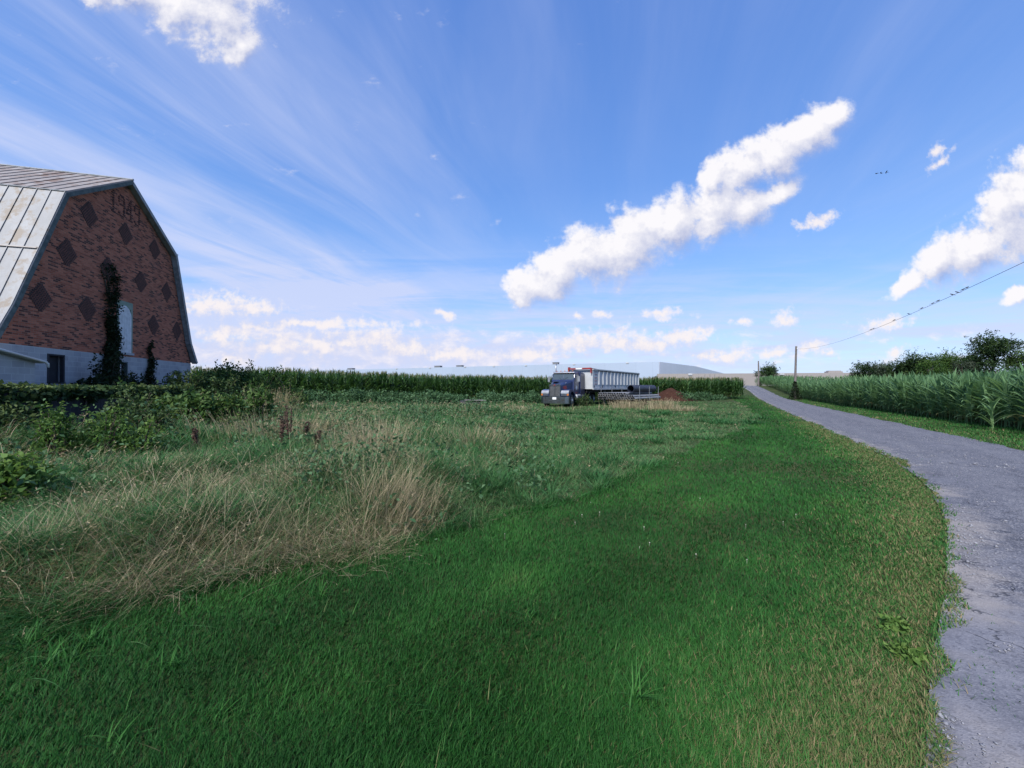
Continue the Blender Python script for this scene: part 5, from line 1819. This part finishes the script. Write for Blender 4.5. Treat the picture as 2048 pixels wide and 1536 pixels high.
MB().lathe([(0.45, 0), (0.45, 0.06)], (6.7, 0, 1.10), 'z', 20).build('fifth_wheel', M_black, truck)

# ------------------------------------------------------------------ trailer
TR = R(36.0)
cl = Vector((7.45, 35.5))
dvec = Vector((sin(TR), cos(TR)))
lf = Vector((cos(TR), -sin(TR)))
org = cl - lf * 1.25
trz = gz(org.x, org.y)
trailer = thing('dump_trailer', 'long dirty white ribbed dump trailer coupled behind the navy truck', 'trailer', (org.x, org.y, trz), R(90) - TR)
TL, TB, TTOP = 13.2, 1.50, 3.27
mb = MB()
mb.box(0, TL, -1.22, -1.18, TB, TTOP).box(0, TL, 1.18, 1.22, TB, TTOP).box(0, 0.04, -1.179, 1.179, TB, TTOP).box(TL - 0.04, TL, -1.179, 1.179, TB, TTOP).box(0.041, TL - 0.041, -1.179, 1.179, TB, TB + 0.05)
body = mb.build('body', M_trailer, trailer)
for side in (-1, 1):
    mb = MB()
    for k in range(13):
        x0 = 1.25 + k * 0.965
        y0, y1 = side * 1.222, side * 1.285
        mb.prism([(x0, y0), (x0 + 0.06, y1 + side * 0.03), (x0 + 0.22, y1 + side * 0.03), (x0 + 0.28, y0)], 'z', TB + 0.42, TTOP - 0.10)
    for z0 in (TB + 0.40, TTOP - 0.125):
        mb.box(1.20, 13.12, *sorted((side * 1.2215, side * 1.238)), z0, z0 + 0.045)
    mb.build('side_ribs', M_trailer, body)
mb = MB()
for side in (-1, 1):
    mb.box(-0.02, TL + 0.02, *sorted((side * 1.17, side * 1.31)), TTOP + 0.002, TTOP + 0.10)
    mb.box(-0.02, TL + 0.02, *sorted((side * 1.222, side * 1.30)), TB - 0.06, TB + 0.10)
mb.build('rails', M_trailer, body)
MB().box(1.2, TL, -1.312, -1.295, TTOP - 0.09, TTOP - 0.02).build('tarp_rod', M_black, body)
mb = MB()
for x0 in (0.25, 2.2, 5.6, 8.9, 11.6):
    mb.box(x0, x0 + 0.14, -1.236, -1.224, TB + 0.14, TB + 0.34)
mb.build('marker_boxes', M_black, body)
mb = MB()
for z0 in (1.95, 2.25, 2.55, 2.85, 3.1):
    mb.box(0.42, 0.95, -1.25, -1.224, z0, z0 + 0.03)
mb.build('ladder_rungs', M_red, body)
mb = MB()
mb.box(-0.30, -0.05, -1.15, 1.15, TTOP + 0.06, TTOP + 0.20).box(-0.26, 0.10, -1.20, -1.10, TTOP - 0.3, TTOP + 0.16).box(-0.26, 0.10, 1.10, 1.20, TTOP - 0.3, TTOP + 0.30)
mb.prism([(-0.12, TTOP + 0.10), (1.2, TTOP + 0.10), (1.2, TTOP + 0.14), (-0.12, TTOP + 0.18)], 'y', -1.10, 1.10)
mb.build('tarp_cover', M_red, trailer)
mb = MB()
for x0 in (-0.31,):
    mb.box(x0 - 0.02, x0 - 0.001, -0.3, 0.35, TTOP + 0.07, TTOP + 0.19)
mb.build('tarp_panel', M_white, trailer)
mb = MB()
mb.box(0.2, TL - 0.3, -0.55, -0.42, 1.18, TB - 0.005).box(0.2, TL - 0.3, 0.42, 0.55, 1.18, TB - 0.005)
for k in range(8):
    mb.box(0.6 + k * 1.6, 0.75 + k * 1.6, -1.15, 1.15, 1.36, TB - 0.062)
mb.box(8.9, 12.6, -0.415, 0.415, 0.75, 1.17)
mb.build('frame', M_black, trailer)
for side in (-1, 1):
    MB().box(3.6, 3.75, *sorted((side * 0.75, side * 0.90)), 0.08, 1.355).box(3.5, 3.85, *sorted((side * 0.70, side * 0.95)), 0.0, 0.078).build('landing_leg', M_alu, trailer)
    for x0 in (9.6, 11.0):
        wheel('trailer_wheel', trailer, x0, side * 0.95, 0.50, 0.50, 0.50, side, M_white)
    MB().box(12.9, 12.94, *sorted((side * 0.7, side * 1.2)), 0.25, 1.3).build('mud_flap', M_black, trailer)

# ------------------------------------------------------------------ pipe rack, white pipes, black culvert
PH = R(41)
po = Vector((7.86, 35.4))     # left end of the row of pipe mouths
pr = thing('pipe_rack', 'low dark rack trailer with upright stakes carrying the white pipes', 'rack', (po.x, po.y, gz(po.x + 1, po.y)), R(90) - PH)
# local x along the pipes, local -y to the right in the picture
mb = MB()
mb.box(0.4, 5.6, -0.9, -0.78, 0.34, 0.48).box(0.4, 5.6, -2.8, -2.68, 0.34, 0.48)
for x0 in (0.7, 2.9, 5.1):
    mb.box(x0, x0 + 0.14, -3.58, 0.02, 0.482, 0.57)
mb.box(2.6, 3.6, -2.679, -0.901, 0.30, 0.42)
rk = mb.build('frame', M_black, pr)
for x0 in (0.72, 2.92, 5.12):
    for y0 in (0.03, -3.66):
        MB().box(x0, x0 + 0.04, y0, y0 + 0.035, 0.482, 1.75).build('stake', M_alu, pr)
for y0 in (-0.45, -3.15):
    wheel('wheel', pr, 3.1, y0, 0.33, 0.33, 0.2, -1, M_black)
prw = pr.matrix_basis.copy() if False else None
pcols, prows, pd = 16, 3, 0.222
pm = [MB().pipe((0, 0, 0), (6.0, 0, 0), pd / 2 - 0.002, pd / 2 - 0.014, 12).mesh('pipe', smooth=False)]
pm[0].materials.append(M_pvc)
pbore = MB().tube([(0.10, 0, 0), (5.9, 0, 0)], pd / 2 - 0.016, 10).mesh('bore_shade')  # closed dark plug, shade inside the pipe put into its colour
pbore.materials.append(M_dark)
pos_w = Vector((po.x, po.y, gz(po.x + 1, po.y)))
ca_, sa_ = cos(R(90) - PH), sin(R(90) - PH)
for rw_ in range(prows):
    nc = pcols - rw_ % 2 - (4 if rw_ == 2 else 0)
    for c_ in range(nc):
        yl = -0.11 - c_ * pd - (pd / 2 if rw_ % 2 else 0) - (pd * 0 if rw_ < 2 else 0)
        zl = 0.572 + pd / 2 + rw_ * pd * 0.87
        xl = random.uniform(-0.12, 0.12)
        o = bpy.data.objects.new('white_pipe', pm[0]); C.objects.link(o)
        o.location = (pos_w.x + ca_ * xl - sa_ * yl, pos_w.y + sa_ * xl + ca_ * yl, pos_w.z + zl)
        o.rotation_euler = (random.uniform(0, 6.28), 0, R(90) - PH)
        bo_ = bpy.data.objects.new('bore_shade', pbore); C.objects.link(bo_); bo_.parent = o
        tag(o, 'long white plastic pipe in the stack on the rack beside the trailer', 'pipe', 'white pipes stacked on the rack')
cu = MB().pipe((0, 0, 0), (5.2, 0, 0), 0.33, 0.29, 24)
for k in range(26):
    cu.pipe((0.1 + k * 0.2, 0, 0), (0.16 + k * 0.2, 0, 0), 0.345, 0.329, 24)
yl, zl, xl = -2.85, 0.572 + pd * (1 + 2 * 0.87) + 0.35, 0.7
o = cu.build('black_culvert_pipe', M_culv, None, (pos_w.x + ca_ * xl - sa_ * yl, pos_w.y + sa_ * xl + ca_ * yl, pos_w.z + zl), R(90) - PH)
tag(o, 'wide black corrugated culvert pipe lying on top of the white pipes', 'pipe')

# ------------------------------------------------------------------ soil heap
r = np.random.default_rng(12)
n_ = 60
u = np.linspace(-1, 1, n_)
UX, UY = np.meshgrid(u, u)
rad_ = np.sqrt(UX ** 2 + UY ** 2)
hx, hy = 19.4, 47.0
X = hx + UX * 3.1; Y = hy + UY * 2.4
h = 1.55 * np.clip(1 - rad_, 0, 1) ** 0.85 * (0.8 + 0.45 * fbm(UX * 3 + 5, UY * 3, 3)) + 0.10 * (fbm(UX * 12, UY * 12, 5) - 0.5) * (rad_ < 1)
Zp = ground(X, Y) + h - 0.05
ii = np.arange(n_ * n_).reshape(n_, n_)
q_ = np.stack([ii[:-1, :-1].ravel(), ii[:-1, 1:].ravel(), ii[1:, 1:].ravel(), ii[1:, :-1].ravel()], 1)
o = link_mesh('soil_heap', np_mesh('soil_heap', np.stack([X.ravel() - hx, Y.ravel() - hy, Zp.ravel()], 1), q_, smooth=True), M_dirt, None, (hx, hy, 0))
tag(o, 'heap of reddish brown soil at the right end of the pipe rack', 'soil heap')

# dark scrap in the weeds left of the truck
t = thing('scrap_tank', 'low dark scrap with a grey top lying in the weeds left of the truck', 'scrap', (-3.6, 33.6, gz(-3.6, 33.6) - 0.12), 0.2)
MB().tube([(-0.9, 0, 0.32), (0.9, 0, 0.30)], 0.30, 14).build('drum', M_black, t)
MB().hexa([(-0.5, -0.35, 0.60), (1.3, -0.35, 0.56), (1.3, 0.35, 0.60), (-0.5, 0.35, 0.63), (-0.5, -0.35, 0.65), (1.3, -0.35, 0.61), (1.3, 0.35, 0.65), (-0.5, 0.35, 0.68)]).build('board', M_pole, t)

# ------------------------------------------------------------------ poles, wire, birds
def pole(label, x_, y_, top_z, lean, r0, r1):
    z = gz(x_, y_)
    t = thing('utility_pole', label, 'utility pole', (x_, y_, z))
    MB().tube([(0, 0, -0.5), (lean * 0.5, 0, (top_z - z) * 0.5), (lean, 0, top_z - z)], [r0, (r0 + r1) / 2, r1], 12).build('pole', M_pole, t, smooth=False)
    mb = MB().lathe([(0.03, 0), (0.06, 0.03), (0.06, 0.08), (0.035, 0.12)], (lean + 0.02, -r1 - 0.06, top_z - z - 0.38), 'z', 10)
    mb.tube([(lean, 0, top_z - z - 0.42), (lean + 0.02, -r1 - 0.06, top_z - z - 0.38)], 0.015, 6)
    mb.build('insulator', M_white, t)
    return t


pole('grey wooden utility pole with a vine-covered foot beside the lane', 36.6, 50.0, 6.95, 0.25, 0.15, 0.11)
pole('distant thin utility pole near the top of the lane before the round tree', 56.6, 88.6, 7.7, 0.0, 0.17, 0.13)
wz = lambda y_: 5.0 + 0.00178 * (y_ - 20) ** 2
wx = lambda y_: 36.85 - 0.5735 * (50 - y_)
mb = MB().tube([(wx(y_), y_ - 0.1, wz(y_)) for y_ in np.linspace(50, -8, 80)], 0.007, 5)
wire = mb.build('overhead_wire', M_wire)
tag(wire, 'single sagging overhead wire running from the pole to the upper right', 'wire')


def bird_mesh(seed, spread=False):
    r = random.Random(seed)
    mb = MB()
    mb.tube([(-0.10, 0, 0.01), (-0.05, 0, 0.035), (0.01, 0, 0.06), (0.055, 0, 0.085), (0.085, 0, 0.10), (0.11, 0, 0.095)], [0.008, 0.03, 0.038, 0.032, 0.024, 0.004], 7)
    mb.hexa([(-0.20, -0.012, -0.03), (-0.09, -0.02, 0.0), (-0.09, 0.02, 0.0), (-0.20, 0.012, -0.03), (-0.20, -0.012, -0.022), (-0.09, -0.02, 0.02), (-0.09, 0.02, 0.02), (-0.20, 0.012, -0.022)])
    if spread:
        for s_ in (-1, 1):
            mb.add([(0.04, s_ * 0.03, 0.07), (-0.05, s_ * 0.03, 0.06), (-0.03, s_ * 0.16, 0.12), (0.05, s_ * 0.15, 0.13), (-0.07, s_ * 0.32, 0.06), (-0.045, s_ * 0.32, 0.065),
                    (0.04, s_ * 0.03, 0.08), (-0.05, s_ * 0.03, 0.065), (-0.03, s_ * 0.16, 0.126), (0.05, s_ * 0.15, 0.138), (-0.07, s_ * 0.32, 0.064), (-0.045, s_ * 0.32, 0.069)],
                   [(0, 1, 2, 3), (3, 2, 4, 5), (6, 9, 8, 7), (9, 11, 10, 8), (0, 3, 9, 6), (3, 5, 11, 9), (1, 7, 8, 2), (2, 8, 10, 4), (4, 10, 11, 5), (0, 6, 7, 1)])
    else:
        mb.tube([(0.0, -0.012, 0.03), (0.0, -0.012, -0.005)], 0.004, 4).tube([(0.0, 0.012, 0.03), (0.0, 0.012, -0.005)], 0.004, 4)
    me = mb.mesh('bird')
    me.materials.append(M_bird)
    return me


perch = bird_mesh(1)
where = ['small dark bird perched highest on the wire, rightmost of the row', 'small dark bird second from the right of the row on the wire', 'small dark bird third from the right of the row on the wire',
         'small dark bird fourth from the right, leading the close group on the wire', 'small dark bird on the wire, right one of the spaced pair', 'small dark bird on the wire, left one of the spaced pair',
         'lone dark bird on the wire just left of the spaced pair', 'lone dark bird midway down the wire', 'dark bird on the wire before the small white cloud',
         'dark bird low on the wire, right of the last two', 'dark bird low on the wire, leftmost of all']
for k, px in enumerate([1929, 1921, 1910, 1900, 1872, 1861.5, 1840, 1814.5, 1785.5, 1744.5, 1740]):
    u = (px - 1024) / F
    y_ = (36.85 - 0.5735 * 50) / (u - 0.5735)
    o = bpy.data.objects.new('bird', perch); C.objects.link(o)
    o.location = (wx(y_), y_ - 0.1, wz(y_) + 0.016)
    o.rotation_euler = (0, 0, random.choice([-0.6, 2.5]) + random.uniform(-0.3, 0.3))
    s_ = 0.55 * random.uniform(0.9, 1.1)
    o.scale = (s_, s_, s_)
    tag(o, where[k], 'bird', 'birds perched on the wire')
fly = bird_mesh(2, True)
for k, (px, py, lb) in enumerate([(1757, 346, 'dark bird in flight, left one of the three in the sky'), (1766, 345, 'dark bird in flight, middle one of the three in the sky'), (1777, 343, 'dark bird in flight, right one of the three in the sky')]):
    Y = 46.0 + k
    o = bpy.data.objects.new('bird', fly); C.objects.link(o)
    o.location = ((px - 1024) / F * Y, Y, EYE + (775 - py) / F * Y)
    o.rotation_euler = (0.25 * (k - 1), 0.1, 1.9 + 0.4 * k)
    tag(o, lb, 'bird', 'birds flying below the clouds')

# vine on the pole foot
def pole_vine(label, x_, y_, h, w, n, seed):
    r = np.random.default_rng(seed)
    z = gz(x_, y_)
    t = thing('pole_vine', label, 'vine', (x_, y_, z))
    f = r.random(n) ** 1.5
    th = r.uniform(0, 6.28, n)
    rr_ = (0.12 + w * (1 - f) ** 1.3) * r.uniform(0.4, 1, n)
    P = np.stack([np.cos(th) * rr_, np.sin(th) * rr_, f * h], 1)
    veg('foliage', leaves(P, r.uniform(0.12, 0.24, n), np.clip(r.normal(0.55, 0.25, n), 0, 1), 0.7, r=r), F_vine, t)
    MB().tube([(0.15, -0.1, -0.05), (0.17, -0.12, h * 0.5), (0.12, -0.14, h * 0.9)], [0.025, 0.02, 0.01], 5).build('stems', M_bark, t)


pole_vine('dark vine bush wrapped round the foot of the nearer utility pole', 36.6, 49.9, 2.3, 0.75, 900, 31)
pole_vine('small dark vine tuft at the foot of the distant utility pole', 57.0, 88.9, 1.0, 0.45, 250, 32)

# ------------------------------------------------------------------ trees
def tree(name, label, x_, y_, h, cw, n, mat_, size, seed, group='trees beyond the right cornfield', low=0.12, wisp=0.2):
    r = np.random.default_rng(seed)
    z = gz(x_, y_)
    h *= 0.92
    t = thing(name, label, 'tree', (x_, y_, z), 0, group)
    mb = MB()
    tr = 0.03 * h
    mb.tube([(0, 0, -0.3), (0.05 * r.normal(), 0.0, h * 0.3), (0.1 * r.normal(), 0.1, h * 0.72)], [tr, tr * 0.75, tr * 0.3], 8)
    cen = []
    k_ = 16
    for k in range(k_):
        th = r.uniform(0, 2 * pi); f = r.uniform(low + 0.1, 0.98)
        rad2 = cw * 0.5 * math.sqrt(max(0.02, 1 - ((f - 0.45) / 0.6) ** 2)) * r.uniform(0.35, 0.9)
        c = np.array([cos(th) * rad2, sin(th) * rad2, h * f * 0.93])
        cen.append((c, cw * r.uniform(0.15, 0.24), r.normal(0, 0.14)))
        s0 = h * f * 0.45
        mb.tube([(0, 0, s0), tuple((c + np.array([0, 0, s0])) * 0.5), tuple(c)], [tr * 0.4, tr * 0.25, tr * 0.08], 5)
    mb.build('trunk', M_bark, t)
    P, T = [], []
    n = int(n * 1.6); size = size * 0.85
    per = n // k_
    for (c, rr_, dtn) in cen:
        d = r.normal(size=(per, 3)); d /= np.linalg.norm(d, axis=1)[:, None]
        q_ = r.uniform(0.25, 1.0, per) ** 0.5
        lp_ = 0.75 + 0.6 * fbm(d[:, 0] * 3 + c[0], d[:, 1] * 3 + d[:, 2] * 3 + c[2], seed)
        p = c + d * (rr_ * q_ * lp_)[:, None] * np.array([1.05, 1.05, 0.85])
        P.append(p); T.append(0.5 + dtn + 0.18 * d[:, 2] + r.normal(0, 0.13, per))
        # twigs reaching past the outline
        m_ = int(per * wisp)
        dirv = r.normal(size=(m_, 3)); dirv[:, 2] = np.abs(dirv[:, 2]) * 1.2
        dirv /= np.linalg.norm(dirv, axis=1)[:, None]
        ks = r.integers(0, 9, m_)
        base = dirv[ks % max(1, min(9, m_))]
        p = c + base * (rr_ * r.uniform(0.9, 1.75, m_))[:, None] + r.normal(0, 0.06 * rr_, (m_, 3))
        P.append(p); T.append(0.45 + dtn + r.normal(0, 0.12, m_))
    P = np.concatenate(P); T = np.clip(np.concatenate(T), 0, 1)
    P[:, 2] = np.maximum(P[:, 2], 0.2)
    veg('crown', leaves(P, size * r.uniform(0.6, 1.3, len(P)), T, 0.5, r=r), mat_, t)


def tpx(px, Y):
    return (px - 1024) / F * Y


tree('deciduous_tree', 'tall dark tree with ragged spiky top standing highest in the tree row', tpx(1986, 72), 72, 9.6, 7.6, 5200, F_tree, 0.36, 1, wisp=0.35)
tree('deciduous_tree', 'dark tree at the right edge of the photo with yellowish tips', tpx(2050, 70), 70, 7.0, 5.5, 3200, F_treeb, 0.34, 2)
tree('deciduous_tree', 'bright green rounded tree in the middle of the tree row', tpx(1893, 78), 78, 6.6, 7.5, 4200, F_treeb, 0.34, 3, wisp=0.1)
tree('deciduous_tree', 'low bright green tree front and left of the rounded green tree', tpx(1868, 75), 75, 5.2, 4.4, 2400, F_treeb, 0.3, 4, wisp=0.1)
tree('deciduous_tree', 'dark tree left of and behind the bright green rounded tree', tpx(1850, 84), 84, 6.9, 7.2, 3800, F_tree, 0.38, 5)
tree('deciduous_tree', 'small dark tree between the spiky-topped group and the dark tree', tpx(1818, 86), 86, 5.4, 5.4, 2600, F_tree, 0.36, 6, wisp=0.4)
tree('deciduous_tree', 'grey-green low shrub tree before the tall dark tree', tpx(1925, 74), 74, 5.5, 4.4, 2200, F_treeg, 0.26, 7)
tree('deciduous_tree', 'dark leafy tree third from the left end of the row', tpx(1790, 90), 90, 5.5, 6.0, 2600, F_tree, 0.38, 8, wisp=0.3)
tree('deciduous_tree', 'bluish-grey small tree second from the left end of the row', tpx(1757, 92), 92, 5.6, 5.4, 2400, F_treeg, 0.34, 9, wisp=0.3)
tree('deciduous_tree', 'spiky dark tree at the left end of the tree row', tpx(1729, 93), 93, 5.8, 5.6, 2600, F_tree, 0.38, 10, wisp=0.35)
tree('deciduous_tree', 'dark tree filling behind between the green tree and the tall tree', tpx(1945, 86), 86, 7.2, 7.2, 3200, F_tree, 0.4, 11)
tree('round_tree', 'small round dark tree by the top of the lane in front of the tan building', tpx(1535, 99), 99, 5.0, 5.6, 2600, F_tree, 0.42, 12, group=None, low=0.05, wisp=0.15)

# ------------------------------------------------------------------ far buildings
def wall_build(parent, name, p, q_, prof, mat_, th=0.5, base=0.8):
    """wall from p to q_; prof: list of (distance, top height)"""
    d = Vector((q_[0] - p[0], q_[1] - p[1])); L = d.length
    ang = math.atan2(d.y, d.x)
    poly = [(0, base)] + [(L, base)] + [(s_, z_) for s_, z_ in prof[::-1]]
    o = MB().prism(poly, 'y', 0, th).build(name, mat_, parent)
    o.location = (p[0] - parent.location.x, p[1] - parent.location.y, -parent.location.z)
    o.rotation_euler = (0, 0, ang)
    return o


wc = (83.8, 220.0)
wl = (-190.0, 344.0)
wr = (175.6, 318.0)
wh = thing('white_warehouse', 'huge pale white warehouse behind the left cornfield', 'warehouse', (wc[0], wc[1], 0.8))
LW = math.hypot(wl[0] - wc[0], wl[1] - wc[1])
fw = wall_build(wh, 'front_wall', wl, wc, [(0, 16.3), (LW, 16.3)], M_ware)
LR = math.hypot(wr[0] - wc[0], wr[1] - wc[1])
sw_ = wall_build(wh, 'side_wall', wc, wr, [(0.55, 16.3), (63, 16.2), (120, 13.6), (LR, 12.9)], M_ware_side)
rfo = MB().add([(wl[0], wl[1] + 1, 15.6), (wc[0], wc[1] + 1, 15.6), (wr[0], wr[1] + 1, 12.4), (wr[0] - 250, wr[1] + 130, 12.4), (wl[0], wl[1] + 1, 15.3), (wc[0], wc[1] + 1, 15.3), (wr[0], wr[1] + 1, 12.1), (wr[0] - 250, wr[1] + 130, 12.1)],
         [(0, 1, 2), (0, 2, 3), (4, 6, 5), (4, 7, 6), (0, 4, 5, 1), (1, 5, 6, 2), (2, 6, 7, 3), (3, 7, 4, 0)]).build('roof', M_roofmembrane, wh, (-wc[0], -wc[1], -0.8))
dl = Vector((wl[0] - wc[0], wl[1] - wc[1])).normalized()


def front_t(px):      # distance from the corner along the front wall for a photo column
    u = (px - 1024) / F
    return (u * wc[1] - wc[0]) / (dl.x - u * dl.y)


for px in (793, 860, 930, 988, 1052, 1148, 1255):
    t_ = front_t(px)
    c = Vector(wc) + dl * t_
    o = MB().box(-0.75, 0.75, -0.30, 0.0, -0.20, 0.50).build('scupper', M_scupper, fw)
    o.location = (LW - t_, -0.003, 15.95)
for px, w_, h_ in ((691, 5.5, 1.5), (867, 5.0, 1.5), (911, 4.6, 1.4), (1106, 3.6, 1.6)):
    t_ = front_t(px)
    c = Vector(wc) + dl * t_ + Vector((-dl.y, dl.x)) * (-6.0)
    un = MB().box(-w_ / 2, w_ / 2, -1.5, 1.5, 0, 1.8 + h_ - 1.2).box(-w_ / 2 - 0.2, w_ / 2 + 0.2, -1.7, 1.7, 1.805 + h_ - 1.2, 2.0 + h_ - 1.2).build('rooftop_unit', M_unit, rfo)
    un.location = (c.x, c.y, 15.6 - 0.02)
    un.rotation_euler = (0, 0, math.atan2(-dl.y, -dl.x))

ta, tb_ = (56.5, 150.0), (172.0, 131.0)
tn = thing('tan_warehouse', 'long low tan warehouse beyond the crest of the lane', 'warehouse', (ta[0], ta[1], 0.0))
LT = math.hypot(tb_[0] - ta[0], tb_[1] - ta[1])
tw = wall_build(tn, 'front_wall', ta, tb_, [(0, 6.9), (LT, 6.95)], M_tan, base=-0.5)
MB().add([(ta[0] + 0.3, ta[1] + 0.6, 6.4), (tb_[0], tb_[1] + 0.6, 6.4), (tb_[0] + 20, tb_[1] + 70, 6.4), (ta[0] + 20, ta[1] + 66, 6.4), (ta[0] + 0.3, ta[1] + 0.6, -0.5), (tb_[0], tb_[1] + 0.6, -0.5), (tb_[0] + 20, tb_[1] + 70, -0.5), (ta[0] + 20, ta[1] + 66, -0.5)],
         [(0, 1, 2, 3), (1, 5, 6, 2), (2, 6, 7, 3), (3, 7, 4, 0)]).build('roof', M_tan, tn, (-ta[0], -ta[1], 0))
for s_ in (12.0, 44.0):
    o = MB().box(-0.7, 0.7, -0.3, 0.0, -0.45, 0.35).build('scupper', M_scupper, tw)
    o.location = (s_, -0.003, 6.7)
o = MB().box(-2.4, 2.4, 2.2, 4.5, 0, 1.1).box(-2.0, 2.0, 2.4, 4.2, 1.105, 1.4).build('rooftop_unit', M_tan, tw)
o.location = (63.0, 0, 6.42)
mb = MB()
for s_ in (17.2, 19.0, 20.7):
    mb.box(s_, s_ + 0.18, -0.06, -0.003, -0.4, 6.6)
mb.build('downpipes', M_unit, tw)

# ------------------------------------------------------------------ loose stones on and beside the lane
r = np.random.default_rng(55)
m_ = 6500
s_ = np.interp(np.exp(r.uniform(math.log(1.2), math.log(16), m_)), lane[:, 1], lane_len)
d = np.where(r.random(m_) < 0.5, r.normal(0.05, 0.14, m_), r.uniform(0, LANE_W, m_))
bx_ = np.interp(s_, lane_len, lane[:, 0]) + np.interp(s_, lane_len, ln[:, 0]) * d
by_ = np.interp(s_, lane_len, lane[:, 1]) + np.interp(s_, lane_len, ln[:, 1]) * d
k_ = (fbm(bx_ * 0.8, by_ * 0.8, 88) > 0.42) & (d > 0.0)
bx_, by_, d = bx_[k_], by_[k_], d[k_]
m_ = len(bx_)
oct_ = np.array([(1, 0, 0), (0, 1, 0), (-1, 0, 0), (0, -1, 0), (0.2, 0.1, 0.75), (0, 0, -0.6)], float)
tri = np.array([(0, 1, 4), (1, 2, 4), (2, 3, 4), (3, 0, 4), (1, 0, 5), (2, 1, 5), (3, 2, 5), (0, 3, 5)])
sz = np.exp(r.normal(math.log(0.0055), 0.4, m_)) * np.clip(np.hypot(bx_, by_) / 5, 1, 2)
vv = oct_[None] * (1 + r.normal(0, 0.2, (m_, 6, 3))) * sz[:, None, None]
A_ = r.uniform(0, 6.28, m_)
vx = vv[:, :, 0] * np.cos(A_)[:, None] - vv[:, :, 1] * np.sin(A_)[:, None] + bx_[:, None]
vy = vv[:, :, 0] * np.sin(A_)[:, None] + vv[:, :, 1] * np.cos(A_)[:, None] + by_[:, None]
vz = vv[:, :, 2] + (ground(bx_, by_) + 0.024 + np.where((d > 0) & (d < LANE_W), 0.035 * np.sin(pi * np.clip(d / LANE_W, 0, 1)), -0.01) + sz * 0.25)[:, None]
me = np_mesh('gravel', np.stack([vx, vy, vz], 2).reshape(-1, 3), None, (tri[None] + (np.arange(m_) * 6)[:, None, None]).reshape(-1, 3))
tag(link_mesh('gravel', me, M_stone), 'loose grey stone chips scattered on the lane and its edge', 'gravel', kind='stuff')
